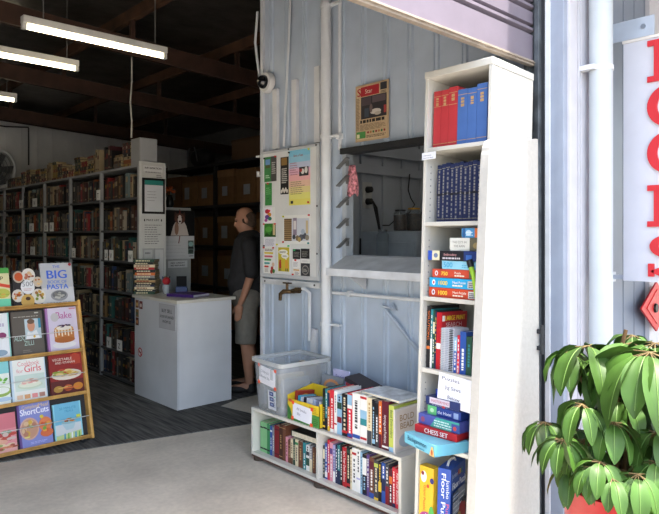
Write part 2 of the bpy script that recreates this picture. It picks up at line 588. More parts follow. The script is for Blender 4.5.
MB().box(WALLX - 0.255, WALLX - 0.24, 2.0, 3.06, 1.285, 1.335).build('ledge_nosing', mat('#c4c8ce', 0.5, 0.08), led, bevel=0.003)
for y in (2.12, 2.9): MB().add([(WALLX - .22, y, 1.30), (WALLX - .025, y, 1.38), (WALLX - .025, y, 1.19), (WALLX - .22, y + .02, 1.30), (WALLX - .025, y + .02, 1.38), (WALLX - .025, y + .02, 1.19)], [(0, 1, 2), (3, 5, 4), (0, 3, 4, 1), (1, 4, 5, 2), (2, 5, 3, 0)]).build('bracket', mat('#b9bec6'), led)

PIPE = mat('#d3d6da', 0.35, 0.03)
p = thing('drain_pipe', 'thick white vertical pipe running up the clad wall beside the notice board', 'pipe', T(WALLX - 0.060, 3.265, 0))
MB().tube([(0, 0, 0.0), (0, 0, 3.5)], 0.038, 16).build('pipe', PIPE, p, smooth=True)
for z in (0.92, 2.26, 3.2): MB().lathe([(0.044, z - 0.014), (0.044, z + 0.014)], 16).box(0.0, 0.03, -.13, -0.03, z - 0.008, z + 0.008).build('pipe_clip', PIPE, p)
c = thing('water_conduit', 'thin white pipe running level along the clad wall under the serving ledge', 'pipe', T(0, 0, 0))
MB().tube([(WALLX - 0.035, 3.22, 1.145), (WALLX - 0.035, 1.9, 1.155)], 0.012, 10).build('pipe', PIPE, c, smooth=True)
for y in (3.05, 2.35): MB().box(WALLX - 0.05, WALLX - 0.005, y - 0.01, y + 0.01, 1.13, 1.17).build('pipe_clip', PIPE, c)
c = thing('wall_conduit', 'narrow white conduit rising beside the thick wall pipe', 'pipe', T(0, 0, 0))
MB().tube([(WALLX - 0.03, 3.155, 2.16), (WALLX - 0.03, 3.155, 3.5)], 0.013, 10).build('pipe', PIPE, c, smooth=True)
MB().box(WALLX - 0.05, WALLX - 0.005, 3.135, 3.175, 2.235, 2.275).build('pipe_clip', PIPE, c)
br = thing('brace_bar', 'thin grey diagonal bar fixed to the clad wall behind the tall bookcase', 'bar', T(0, 0, 0))
MB().tube([(WALLX - 0.03, 2.73, 1.07), (WALLX - 0.03, 2.25, 0.66)], 0.011, 8).build('bar', mat('#a9b4c2'), br, smooth=True)
MB().tube([(WALLX - 0.035, 2.76, 1.09), (WALLX - 0.04, 2.62, 1.075), (WALLX - 0.035, 2.66, 1.115)], 0.008, 8).build('hook', mat('#a9b4c2'), br, smooth=True)

# tall strips covering the joints of the sheets above and below the notice board
for y, z0, z1, lb in ((3.90, 2.24, 2.72, 'pale cover strip under the dome camera above the notice board'), (3.66, 2.24, 2.75, 'pale cover strip above the middle of the notice board'), (3.40, 2.24, 2.80, 'pale cover strip above the notice board beside the thick pipe'), (3.44, 0.3, 0.86, 'pale cover strip low on the wall below the tap')):
    solid(MB().box(-0.028, 0, -0.028, 0.028, z0, z1).box(-0.03, 0.0, -0.02, 0.02, z0, z0 + 0.01), 'cover_strip', mat('#d2d4d8', 0.4), lb, 'cover strip', T(WALLX - 0.004, y, 0), 'cover strips on the clad wall')
cb = thing('camera_cable', 'white cable looping down the end of the clad wall to the dome camera', 'cable', T(0, 0, 0))
MB().tube([(3.06, 4.14, 3.4), (3.05, 4.16, 3.15), (3.06, 4.14, 2.98), (3.05, 4.10, 2.84), (3.05, 4.05, 2.80)], 0.011, 8).build('cord', PIPE, cb, smooth=True)
cb = thing('sloping_cable', 'white cable slanting down the clad wall above the notice board', 'cable', T(0, 0, 0))
MB().tube([(3.045, 3.70, 3.4), (3.045, 3.72, 3.0), (3.045, 3.76, 2.55), (3.045, 3.78, 2.25)], 0.009, 8).build('cord', PIPE, cb, smooth=True)

d = thing('dome_camera', 'white security camera with black glossy dome at the top of the wall edge', 'camera', T(WALLX - 0.02, 3.99, 2.785) @ RZ(90) @ RX(90))
MB().lathe([(0.085, 0), (0.085, 0.02), (0.075, 0.045), (0.055, 0.05)], 24).build('housing', mat('#d6d5d3', 0.4), d, smooth=True)
MB().ball((0, 0, 0.05), 0.055, 0.055, 0.06, 20, 12).build('dome', mat('#0c0d10', 0.08, 0.0, spec=0.8), d, smooth=True)
MB().tube([(0.086, 0, 0.02), (0.1, 0.0, 0.02)], 0.01).build('cable_gland', PIPE, d)
# rotate so that the dome looks away from the wall (-X)
d.matrix_world = T(WALLX - 0.02, 3.99, 2.785) @ RY(-90)

BRASS = mat('#5d4a33', 0.35, 0.2, 30, 0.7)
tp = thing('brass_tap', 'old brass garden tap on the clad wall above the plastic tub', 'tap', T(WALLX - 0.035, 3.60, 1.13))
MB().tube([(0.0, 0, 0.02), (-0.06, 0.02, 0.0), (-0.09, 0.07, 0.0), (-0.095, 0.10, -0.02), (-0.095, 0.105, -0.07)], [.014, .016, .018, .016, .013], 12).tube([(-0.06, -0.11, 0.03), (-0.06, -0.02, 0.0), (-.06, .03, .0)], 0.013, 10).lathe([(0.024, -0.02), (0.024, 0.02)], 6, 0, T(-0.06, -0.06, 0.015) @ RX(90)).build('spout', BRASS, tp, smooth=True)
MB().tube([(-0.075, 0.045, 0.01), (-0.075, 0.045, 0.06)], 0.011, 10).build('stem', BRASS, tp, smooth=True)
MB().box(-0.085, -0.065, 0.0, 0.09, 0.058, 0.07).build('handle', BRASS, tp, bevel=0.003)
MB().tube([(-.03, -.16, -.35), (-.03, -.16, .0), (-.05, -.13, .03), (-.06, -.1, .03)], .012, 8).build('supply_pipe', PIPE, tp, smooth=True)

# downpipe on the facade
dp = thing('downpipe', 'fat white downpipe on the facade between white trim and grey cladding', 'downpipe', T(3.235, 1.392, 0))
MB().tube([(0, 0, 0.0), (0, 0, 4.1)], 0.058, 28).build('pipe', mat('#bcc2c6', 0.3, 0.02), dp, smooth=True)
for z in (0.5, 2.42): MB().lathe([(0.0615, z - 0.012), (0.0615, z + 0.012)], 28).box(-0.085, -0.04, 0.0, 0.075, z - 0.012, z + 0.012).box(0.04, 0.085, 0.0, 0.09, z - 0.012, z + 0.012).build('pipe_clip', mat('#d8dade', 0.35), dp)

# hook on the end of the wall, by the notice board
hk = thing('door_hook', 'white metal hook on the wall edge beside the notice board', 'hook', T(WALLX, 4.115, 2.14))
MB().box(-0.012, 0.012, -0.008, 0.05, -0.1, -0.085).box(-0.012, 0.012, 0.04, 0.052, -0.1, -0.055).box(-.012, .012, -.008, .0, -.1, .1).box(-.012, .012, -.008, .06, .06, .075).build('hook', mat('#d9d9d9', 0.4), hk)

# =================================================================== KIOSK CONTENTS
cab = thing('kiosk_cabinet', 'grey cabinet inside the serving window with glass jars on top', 'cabinet', T(3.90, 3.15, 0))
MB().box(0, 1.0, 0, 0.62, 0, 1.59).build('body', mat('#9ba0a6', 0.5), cab, bevel=0.01)
MB().box(-0.012, 0, 0.02, 0.60, 0.05, 1.50).build('door', mat('#9ba0a6', 0.5), cab, bevel=0.005)
MB().box(-0.03, -0.012, 0.06, 0.08, 0.9, 1.1).build('handle', mat('#55585c', 0.4), cab)
GLASS = clear('#7b8488', 0.72, 0.08)
HONEY = mat('#4a3324', 0.6, 0.3, 40)
def jar(x, y, z, r, h, lid, label, fill=0.75):
    j = thing('glass_jar', label, 'jar', T(x, y, z), 'glass jars in the kiosk')
    MB().lathe([(r * .9, 0), (r, 0.01), (r, h * .82), (r * .72, h * .9), (r * .72, h * .95)], 18).build('jar_body', GLASS, j, smooth=True)
    MB().lathe([(r * .86, 0.006), (r * .93, 0.015), (r * .93, h * fill)], 16).build('contents', HONEY, j, smooth=True)
    MB().lathe([(r * .8, h * .93), (r * .8, h)], 18).build('lid', mat(lid, 0.35, 0.1, 9, 0.4), j, smooth=True)
jar(4.03, 3.43, 1.592, 0.058, 0.18, '#2a2a2a', 'glass jar with black lid on the grey kiosk cabinet')
jar(4.20, 3.42, 1.592, 0.068, 0.20, '#b8892f', 'glass jar with brassy lid on the grey kiosk cabinet')
jar(4.37, 3.40, 1.592, 0.066, 0.20, '#8a6a3a', 'glass jar with brown lid at the hidden end of the kiosk cabinet')
bench = thing('kiosk_bench', 'low grey bench behind the serving window sill', 'bench', T(3.14, 1.75, 0))
MB().box(0, 0.72, 0, 2.2, 1.33, 1.37).build('bench_top', KM, bench)
for x in (0.03, 0.65):
    for y in (0.03, 2.12): MB().box(x, x + 0.05, y, y + 0.05, 0, 1.33).build('leg', KM, bench)
jar(3.75, 3.38, 1.372, 0.05, 0.23, '#6d6f70', 'tall glass bottle standing on the kiosk bench', 0.05)
po = thing('power_outlet', 'double power outlet on the kiosk wall with black plugs', 'power outlet', T(4.19, 3.999, 1.93))
MB().box(-0.06, 0.06, -0.035, 0, -0.12, 0.12).build('plate', mat('#b9b9b6'), po, bevel=0.004)
for z in (0.05, -0.06): MB().lathe([(0.032, 0), (0.028, 0.05), (0.012, 0.06)], 14, 0, T(0, -0.035, z) @ RX(90)).build('plug', mat('#111114', 0.4), po, smooth=True)
cd = thing('extension_lead', 'black cord hanging from the kiosk outlet to the bench', 'cord', T(4.19, 3.90, 1.87))
MB().tube([(0, 0.0, 0), (0.02, -0.03, -0.06), (0.05, -0.04, -0.25), (0.12, -0.06, -0.42), (0.26, -0.08, -0.50), (0.36, -0.09, -0.52)], 0.011, 8).tube([(0.01, 0.0, -0.01), (0.04, -0.03, -0.2), (0.09, -0.05, -0.45), (0.10, -0.05, -0.62)], 0.009, 8).build('cable', mat('#131316', 0.5), cd, smooth=True)
cd = thing('looping_cord', 'thin black wire looping up behind the kiosk jars', 'cord', T(4.3, 3.9, 1.7))
MB().tube([(0.05, 0.02, -0.05), (0.12, 0, -0.05), (0.25, 0, 0.03), (0.42, 0, 0.08), (0.50, 0, 0.16), (0.44, 0, 0.22), (0.40, 0, 0.30), (0.46, 0.03, 0.46)], 0.006, 8).build('wire', mat('#1a1a1d', 0.5), cd, smooth=True)
bx = thing('switch_box', 'small dark wall box low on the kiosk wall by the hanging cord', 'box', T(4.19, 3.998, 1.47))
MB().box(-0.075, 0.075, -0.05, 0, -0.09, 0.06).build('case', mat('#2e3034', 0.5), bx, bevel=0.006)
MB().box(-0.055, 0.055, -0.056, -0.05, -0.04, 0.04).build('cover', mat('#5d6065', 0.5), bx, bevel=0.002)
kl = thing('kiosk_fill_lamp', 'unseen batten added on the kiosk ceiling to light the room', 'lamp', T(4.3, 2.6, 2.70))  # added lamp, hidden from the camera, brightens the room behind the window
MB().box(-0.6, 0.6, -0.04, 0.04, 0.0, 0.045).build('housing', mat('#d8d8d6'), kl)
MB().tube([(-0.58, 0, -0.02), (0.58, 0, -0.02)], 0.014, 10).build('tube', emit('#fff4e2', 5), kl)
# pink patterned cloth hung from a louvre clip
ch = thing('hanging_cloth', 'pink patterned cloth hanging in the serving window from a louvre clip', 'cloth', T(WALLX - 0.01, 3.02, 2.045))
mb = MB(); nx, nz = 10, 12
vv = []
for j in range(nz + 1):
    for i in range(nx + 1):
        u, v_ = i / nx, j / nz
        wdt = 0.028 + 0.042 * min(1, v_ * 1.6)
        vv.append((0.012 * math.sin(u * 9 + v_ * 2) + 0.01 * v_, (0.5 - u) * 2 * wdt + 0.035, -0.21 * v_ + (0.014 * math.sin(u * 13) if j == nz else 0)))
mb.add(vv, [(j * (nx + 1) + i, j * (nx + 1) + i + 1, (j + 1) * (nx + 1) + i + 1, (j + 1) * (nx + 1) + i) for j in range(nz) for i in range(nx)])
pk = mat('#c9838c', 0.85, 0.45, 55)
co = mb.build('fabric', pk, ch, smooth=True)
md = co.modifiers.new('thick', 'SOLIDIFY'); md.thickness = 0.003

# =================================================================== NOTICE BOARD AND POSTERS
BX = WALLX - 0.024
nb = thing('notice_board', 'large white notice board with pinned flyers on the clad wall', 'notice board', FW(BX, 4.06, 1.22))
NBW, NBH = 0.69, 1.01
MB().box(0, NBW, -0.012, 0, 0, NBH).build('panel', mat('#d6d7d6', 0.35, 0.03), nb, bevel=0.003)
fb = MB().box(0, NBW, -0.02, -0.012, 0, 0.03).box(0, NBW, -0.02, -0.012, NBH - 0.02, NBH).box(0, 0.02, -0.02, -0.012, 0.03, NBH - .02).box(NBW - 0.02, NBW, -0.02, -0.012, 0.03, NBH - .02)
fb.build('rim', mat('#bcbfc2', 0.4), nb, bevel=0.002)
MB().box(-0.01, NBW + 0.01, -0.016, 0.0, -0.055, -0.012).build('bottom_rail', mat('#c9cbcd', 0.4), nb, bevel=0.002)
for x, z in ((0.05, -.033), (0.35, -.033), (0.65, -.033), (0.35, NBH - .01), (0.68, 0.55), (.67, NBH - .012), (.68, .2)):
    MB().lathe([(0.008, 0), (0.008, 0.004), (0.004, 0.006)], 10, 0, T(x, -0.019, z) @ RX(90)).build('screw', mat('#4a4b4c', 0.3, 0.1, 9, 0.6), nb)
def flyer(label, x0, x1, z0, z1, draw, pins=(), y=-0.0135, tilt=0):
    """one paper pinned to the board; x,z measured on the board"""
    f = thing('flyer', label, 'flyer', FW(BX, 4.06, 1.22) @ T(x0, y, z0) @ RY(tilt), 'flyers on the notice board')
    w, h = x1 - x0, z1 - z0
    MB().box(0, w, -0.0008, 0, 0, h).build('paper', mat('#e3e3e0', 0.6, 0.02), f)
    pr = Print(-0.0009, 0.00025)
    draw(pr, w, h)
    pr.build('print', f)
    for px, pz, c in pins:
        MB().lathe([(0.007, 0), (0.005, 0.006), (0.007, 0.01)], 10, 0, T(px * w, -0.004, pz * h) @ RX(90)).build('push_pin', mat(c, 0.3, 0.0), f, smooth=True)

def fl_green(p, w, h):
    p.rect(0, w * .55, 0, h, '#3c8349').rect(w * .55, w, 0, h, '#4b4a48').rect(w * .1, w * .48, h * .62, h * .9, '#6f9bd0').rect(w * .1, w * .48, h * .55, h * .68, '#4b5a33')
    p.bars(w * .62, w * .95, h * .3, h * .8, 6, '#b9b7b4', 3).bars(w * .12, w * .48, h * .15, h * .3, 2, '#bfe3c0', 4)
flyer('green and grey flyer at the top corner of the board nearest the doorway', 0.035, 0.195, 0.765, 0.965, fl_green, ((.06, .95, '#20242e'), (.95, .97, '#c22')))
def fl_black(p, w, h):
    p.rect(0, w, 0, h, '#17181a').rect(w * .1, w * .8, h * .78, h * .98, '#8b6b3a').bars(w * .15, w * .85, h * .3, h * .72, 8, '#c9c6bf', 5)
    for i in range(5): p.disc(w * (.15 + .17 * i), h * (.08 + .05 * (i % 2)), w * .12, h * .05, '#cfcac2')
flyer('tall narrow black flyer beside the rainbow poster', 0.245, 0.345, 0.655, 0.945, fl_black)
def fl_rainbow(p, w, h):
    cols = ['#e3d96b', '#e2dd7e', '#e0cf92', '#e6bfa6', '#e9aeb0', '#dfb0c4', '#bcc3da', '#93c6de', '#7fc2de']
    for i, c in enumerate(cols): p.rect(0, w, h * i / 9, h * (i + 1) / 9, c)
    p.text('Save a Seat', w * .45, h * .88, 0.018, '#a2423a', bold=.0006)
    p.rect(w * .5, w * .93, h * .52, h * .68, '#2c2a2c').disc(w * .66, h * .6, w * .08, h * .05, '#d9d6d2').disc(w * .82, h * .62, w * .07, h * .06, '#d9d6d2').disc(w * .58, h * .62, w * .06, h * .03, '#a33')
    p.bars(w * .1, w * .8, h * .2, h * .45, 7, '#9a8a6a', 6, .3).bars(w * .08, w * .45, h * .55, h * .8, 6, '#a86a70', 7, .3)
    p.rect(w * .1, w * .22, h * .03, h * .08, '#3b3a3a')
flyer('large rainbow-tinted poster at the top corner by the pipe', 0.35, 0.60, 0.565, 0.985, fl_rainbow, ((.03, .97, '#20242e'), (.95, .98, '#d8d23a'), (.93, .04, '#c22')))
def fl_green2(p, w, h): p.rect(0, w, 0, h, '#3a8a42').bars(w * .15, w * .85, h * .5, h * .85, 4, '#8fd08f', 8, .3).poly([(w * .2, h * .3), (w * .6, h * .35), (w * .8, h * .45), (w * .5, h * .3)], '#14592a')
flyer('small plain green flyer below the green and grey one', 0.045, 0.135, 0.575, 0.755, fl_green2, ((.5, .97, '#c22'),))
def fl_flower(p, w, h):
    p.rect(0, w * .75, 0, h, '#e9e4ea')
    for x, z, r, c in ((.3, .75, .2, '#b8263a'), (.5, .55, .18, '#cf8a2e'), (.3, .4, .2, '#6a3f8e'), (.55, .3, .17, '#2f7d6a'), (.2, .2, .14, '#b04a9a'), (.5, .78, .1, '#d24')): p.disc(w * x, h * z, w * r, h * r * .7, c)
flyer('white flyer with red and purple flower picture, beneath the plain green one', 0.03, 0.175, 0.43, 0.56, fl_flower)
def fl_leaf(p, w, h):
    p.rect(0, w, h * .42, h, '#3c7f2f').poly([(0, h * .45), (w * .2, h * .6), (w * .5, h * .5), (w * .7, h * .75), (w, h * .95), (w, h * .42)], '#1f4d1c').rect(w * .75, w * .95, h * .5, h * .98, '#c9b78c').disc(w * .4, h * .75, w * .3, h * .12, '#59a043')
    p.rect(0, w, 0, h * .42, '#dfdfe6').bars(w * .1, w * .9, h * .05, h * .36, 7, '#8d8da0', 9, .4)
flyer('flyer with dark green leaf picture above pale text', 0.035, 0.185, 0.245, 0.43, fl_leaf, ((.02, .98, '#c22'), (.98, .98, '#c22'), (.03, .03, '#20242e')))
def fl_tags(p, w, h):
    for i, (c, e) in enumerate((('#d8c23a', .8), ('#c75a6a', .75), ('#4a9a4f', .62), ('#3f9a9a', .5), ('#c8433a', .4))):
        z = h * (.78 - .13 * i); p.poly([(0.05 * w, z - .035 * h), (w * e, z - .035 * h), (w * (e + .06), z), (w * e, z + .035 * h), (.05 * w, z + .035 * h)], c)
    p.bars(w * .1, w * .9, h * .86, h * .96, 2, '#6a5a5a', 11)
    for x, z, c in ((.75, .2, '#b83a32'), (.85, .35, '#d8b7a0'), (.7, .08, '#a2302a'), (.9, .1, '#3f7a3a')): p.disc(w * x, h * z, w * .12, h * .08, c)
    p.bars(w * .1, w * .5, h * .05, h * .2, 4, '#9a8f8f', 12)
flyer('white flyer with a column of coloured arrow tags', 0.03, 0.175, 0.03, 0.24, fl_tags, ((.05, .98, '#c22'), (.9, .98, '#c22')))
def fl_yellow(p, w, h):
    p.rect(w * .07, w * .93, h * .1, h * .88, '#c9b83a').disc(w * .45, h * .73, w * .36, h * .08, '#f0efe6').disc(w * .6, h * .60, w * .28, h * .08, '#f0efe6')
    p.poly([(w * .62, h * .52), (w * .7, h * .45), (w * .72, h * .56)], '#f0efe6')
    p.bars(w * .18, w * .7, h * .70, h * .77, 2, '#6a6a5a', 13).bars(w * .42, w * .78, h * .57, h * .63, 2, '#6a6a5a', 14)
    p.rect(w * .15, w * .32, h * .2, h * .42, '#b5362c').disc(w * .24, h * .45, w * .07, h * .035, '#b5362c').rect(w * .62, w * .85, h * .2, h * .42, '#d8a23a').disc(w * .73, h * .44, w * .1, h * .04, '#d8a23a')
    for x in (.18, .29, .68, .8): p.rect(w * x - .004, w * x + .004, h * .11, h * .2, '#3b3a3a')
flyer('yellow comic flyer with two speech bubbles', 0.205, 0.365, 0.03, 0.27, fl_yellow, ((.92, .93, '#3bb56a'), (.02, .97, '#d8d23a')))
def fl_pano(p, w, h):
    p.rect(w * .03, w * .33, h * .1, h * .88, '#6d5436')
    for i in range(10): p.rect(w * .04, w * .32, h * (.14 + .073 * i), h * (.16 + .073 * i), '#b49a70')
    p.rect(w * .33, w * .97, h * .1, h * .88, '#c9cdd6').rect(w * .38, w * .52, h * .3, h * .9, '#8d7f92').rect(w * .40, w * .5, h * .5, h * .8, '#d6d0cf').rect(w * .85, w * .93, h * .35, h * .8, '#c9b68f')
    for x, z, r, c in ((.42, .24, .06, '#3a3f4a'), (.55, .2, .07, '#7d6a52'), (.68, .22, .08, '#5a5d66'), (.8, .28, .08, '#4a4d58'), (.9, .22, .07, '#8a8272'), (.62, .15, .06, '#b59a62'), (.75, .42, .07, '#a8b4c4')): p.disc(w * x, h * z, w * r, h * r * 1.4, c)
flyer('wide photograph of a book-lined shop interior pinned to the board', 0.28, 0.60, 0.27, 0.49, fl_pano, ((.02, .96, '#d8d23a'), (.97, .98, '#c22'), (.02, .06, '#c22'), (.95, .03, '#2b8a8a')))
def fl_card(c1, seed, dark=True):
    def f(p, w, h):
        p.rect(0, w, 0, h, c1)
        p.bars(w * .12, w * .88, h * .2, h * .8, 4, '#9a968f' if dark else '#8d8da0', seed, .4)
    return f
flyer('black business card in the top pair on the board', 0.395, 0.485, 0.155, 0.23, fl_card('#1c1d1f', 21), ((.3, .9, '#3bb56a'),))
flyer('black business card nearest the pipe in the top pair', 0.49, 0.59, 0.16, 0.235, fl_card('#232426', 22))
flyer('white business card under the black pair', 0.39, 0.48, 0.085, 0.15, fl_card('#e6e5e4', 23, False), ((.5, .95, '#c22'),))
flyer('cream business card with orange heading low on the board', 0.395, 0.48, 0.025, 0.08, lambda p, w, h: p.rect(0, w, 0, h, '#e6e2da').rect(w * .1, w * .9, h * .75, h * .92, '#cf9a4a').bars(w * .3, w * .9, h * .2, h * .65, 3, '#8d8da0', 24), ((.1, .2, '#c22'),))
flyer('dark grey card with pale round badge low on the board', 0.49, 0.595, 0.025, 0.125, lambda p, w, h: p.rect(0, w, 0, h, '#34353a').disc(w * .5, h * .5, w * .38, h * .36, '#8d8a84').disc(w * .5, h * .5, w * .3, h * .28, '#3d3e42').bars(w * .28, w * .72, h * .38, h * .62, 3, '#b5b2aa', 25))
def fl_ww(p, w, h): p.bars(w * .1, w * .9, h * .3, h * .8, 3, '#9a9aa5', 26, .3)
flyer('small white card under the black pair nearest the pipe', 0.495, 0.59, 0.128, 0.155, fl_ww)

# newspaper front page on the wall
npz = thing('newspaper_page', 'yellowed newspaper front page stuck on the wall above the serving window', 'newspaper', FW(WALLX - 0.022, 3.005, 2.195))
NW, NH = 0.305, 0.385
MB().box(0, NW, -0.0015, 0, 0, NH).build('paper', mat('#b79d7c', 0.7, 0.06), npz)
p = Print(-0.0017, 0.0003)
p.rect(.012, .293, .012, .373, '#c3aa88').rect(.05, .22, .305, .37, '#a3202a').text('Star', .125, .322, .03, '#d8c8b4').text('S', .035, .31, .055, '#a3202a', bold=.002).rect(.232, .29, .325, .373, '#2a2a2e').bars(.235, .288, .305, .322, 2, '#3b332b', 3)
p.rect(.055, .288, .15, .30, '#2d2a2e').rect(.06, .15, .24, .295, '#4a3e44').rect(.16, .28, .25, .295, '#5a4d52').disc(.19, .19, .05, .018, '#c9c0b8').disc(.21, .175, .03, .012, '#b3a89a').rect(.265, .288, .17, .22, '#9a3a3a').disc(.15, .215, .014, .03, '#6a5a58').rect(.09, .13, .16, .22, '#3c4450')
p.bars(.05, .288, .122, .145, 1, '#2a241e', 4, .9).bars(.05, .288, .075, .115, 6, '#6d5c4a', 5, .4).bars(.014, .045, .08, .30, 22, '#6d5c4a', 6, .5)
p.rect(.014, .10, .02, .066, '#4c8a4a').rect(.02, .045, .024, .05, '#d8d0a8').bars(.11, .288, .02, .04, 2, '#6d5c4a', 7)
for i in range(7): p.disc(.125 + i * .025, .055, .009, .008, ['#8a2b2b', '#a8713a', '#3b6a3a'][i % 3])
p.build('print', npz)

# =================================================================== LOW WHITE BOOKCASE
WHT = mat('#cfccc3', 0.45, 0.04, 6)
LC = FW(2.55, 3.525, 0.0)                       # local x 0..1.36 along its length, y into depth
LW, LD, LH = 1.36, 0.31, 0.36
lc = thing('low_bookcase', 'low white bookcase on the concrete floor holding two rows of books', 'bookcase', LC)
MB().box(0, LW, 0, LD, LH - 0.02, LH).build('top_board', WHT, lc, bevel=0.002)
MB().box(0, LW, 0, LD, 0.035, 0.055).build('bottom_board', WHT, lc, bevel=0.002)
for x in (0, LW - 0.02): MB().box(x, x + 0.02, 0, LD, 0.055, LH - 0.02).build('side_panel', WHT, lc, bevel=0.002)
MB().box(LW / 2 - 0.009, LW / 2 + 0.009, 0.006, LD, 0.055, LH - 0.02).build('divider', WHT, lc)
MB().box(0.02, LW - 0.02, LD - 0.006, LD, 0.055, LH - 0.02).build('back_panel', WHT, lc)
MB().box(0.0, LW, 0.004, 0.02, 0.022, 0.035).build('plinth_strip', mat('#5b3a33', 0.7), lc)
for x in (0.05, LW / 2, LW - 0.05):
    for y in (0.04, LD - 0.04): MB().lathe([(0.045, 0), (0.045, 0.022), (0.02, 0.035)], 16, 0, T(x, y, 0)).build('foot', mat('#4a4038', 0.7), lc)

def place_row(F, x, z, specs, describe, group, lead=0.0, y0=0.0, start=1, gap=0.0015):
    """a row of upright books; specs = (w, h, d, colour, marks, title, extra words)"""
    i = start
    for k, s in enumerate(specs):
        w, h, d, colr, marks, title = s[:6]
        y = y0 + (s[6] if len(s) > 6 else 0.0)
        book(describe(colr, i, s), F @ T(x, y, z), w, d, h, colr, group, marks, title, seed=i * 7 + int(x * 1000))
        x += w + gap
        i += 1
    return x

SP = None
T_ = lambda c, a=.12, b=.9: ('', c, a, b)
# lower shelf, end nearest the shop interior
row = [
    (.034, .205, .17, 'pale green', [(.10, .15, 'black'), (.80, .85, 'black')], None),
    (.040, .208, .17, 'pale green', [(.10, .15, 'black'), (.80, .85, 'black')], None),
    (.032, .204, .17, 'green', [(.10, .15, 'black'), (.80, .85, 'black')], None),
    (.024, .20, .17, 'blue', [(.8, .86, 'white')], T_('white', .2, .6)),
    (.022, .20, .17, 'grey', None, T_('white', .2, .7)),
    (.050, .215, .20, 'dark red', [(.86, .9, 'maroon'), (.1, .14, 'maroon')], None),
    (.036, .235, .20, 'dark brown', [(.9, .92, 'tan'), (.08, .1, 'tan')], T_('tan', .3, .7)),
    (.030, .235, .20, 'brown', [(.9, .92, 'tan')], None),
    (.022, .165, .15, 'pink', None, T_('brown', .3, .8)),
    (.026, .150, .15, 'brown', None, T_('tan', .3, .8)),
    (.024, .165, .15, 'cream', [(.0, .25, 'brown')], T_('brown', .4, .85)),
    (.020, .165, .15, 'dark green', None, T_('cream', .2, .8)),
    (.030, .172, .15, 'cream', [(.8, .9, 'green')], T_('dark grey', .2, .7)),
    (.044, .168, .15, 'brown', None, T_('tan', .3, .85)),
    (.030, .170, .15, 'teal', None, T_('white', .1, .6)),
    (.032, .162, .15, 'white', [(.2, .5, 'dark green'), (.6, .75, 'dark grey')], T_('black', .75, .95)),
    (.026, .165, .15, 'grey', [(0, .5, 'cream')], T_('white', .5, .9)),
    (.024, .160, .15, 'brown', None, T_('tan', .2, .8)),
]
special = {1: 'pale green ring binder at the doorway end of the low bookcase', 2: 'pale green ring binder second from the doorway end, low bookcase shelf', 3: 'darker green ring binder beside the two pale green ones'}
def d_low1(c, i, s): return special.get(i) or f'{c} book, {ORD[i]} from the doorway end on the low shelf of the floor bookcase'
xe = place_row(LC, 0.045, 0.0555, row, d_low1, 'books on the lower shelf', y0=0.045)
bt = thing('book', 'black book lying flat on the brown books in the low bookcase', 'book', LC @ T(0.37, 0.055, 0.232) @ RZ(2), 'books on the lower shelf')
MB().box(0, .24, 0, .15, 0, .003).box(0, .24, 0, .15, .037, .04).box(0, .003, 0, .15, .003, .037).build('cover', mat('#1a191b', 0.5), bt)
MB().box(.004, .236, .004, .146, .003, .037).build('pages', PAGE, bt)

row = [
    (.018, .20, .16, 'dark grey', [(.6, .9, 'cream')], T_('cream', .1, .5)),
    (.022, .22, .16, 'blue', [(.05, .2, 'white')], T_('white', .25, .9)),
    (.020, .245, .16, 'crimson', None, T_('white', .15, .9)),
    (.026, .235, .17, 'pink', [(.7, .85, 'purple')], T_('white', .1, .65)),
    (.022, .225, .17, 'lilac', [(0, .3, 'white')], T_('navy', .35, .9)),
    (.018, .23, .17, 'navy', None, T_('white', .2, .9)),
    (.022, .235, .17, 'teal', [(0, .35, 'navy')], T_('white', .4, .9)),
    (.020, .24, .17, 'black', None, T_('white', .15, .85)),
    (.034, .235, .17, 'red', None, ('Start Your Own Business', 'white', .12, .9)),
    (.030, .245, .18, 'black', [(.05, .12, 'red'), (.85, .93, 'dark green')], T_('cream', .2, .8)),
    (.014, .235, .18, 'cream', None, T_('brown', .2, .9)),
    (.036, .25, .18, 'white', [(.84, .90, 'red')], T_('dark grey', .2, .75)),
    (.030, .25, .18, 'white', [(.3, .34, 'lilac')], T_('dark grey', .5, .95)),
    (.016, .24, .18, 'pale blue', None, T_('navy', .2, .9)),
    (.034, .232, .18, 'black', [(.5, .92, 'white'), (.0, .05, 'navy')], T_('pale blue', .1, .45)),
    (.020, .24, .18, 'purple', None, T_('white', .2, .9)),
    (.036, .232, .18, 'brown', [(0, .13, 'blue'), (.7, .9, 'maroon')], T_('white', .2, .7)),
    (.032, .225, .18, 'dark grey', [(.82, .92, 'lime'), (.0, .06, 'yellow')], T_('cream', .2, .8)),
    (.024, .22, .18, 'black', [(.25, .5, 'yellow')], T_('yellow', .55, .95)),
    (.028, .225, .18, 'blue', [(.3, .6, 'navy')], T_('white', .62, .92)),
    (.026, .225, .18, 'dark grey', [(0, .45, 'dark red')], T_('white', .5, .92)),
    (.024, .205, .18, 'maroon', [(.6, .8, 'orange')], T_('white', .1, .55)),
    (.022, .22, .17, 'crimson', [(0, .1, 'navy')], T_('white', .15, .9)),
    (.032, .215, .17, 'crimson', None, ('Run Your Business', 'white', .12, .9)),
]
def d_low2(c, i, s): return f'{c} book, {ORD[i]} past the divider on the low shelf of the floor bookcase'
xe2 = place_row(LC, LW / 2 + 0.016, 0.0555, row, d_low2, 'books on the lower shelf past the divider', y0=0.04, gap=0.0007)

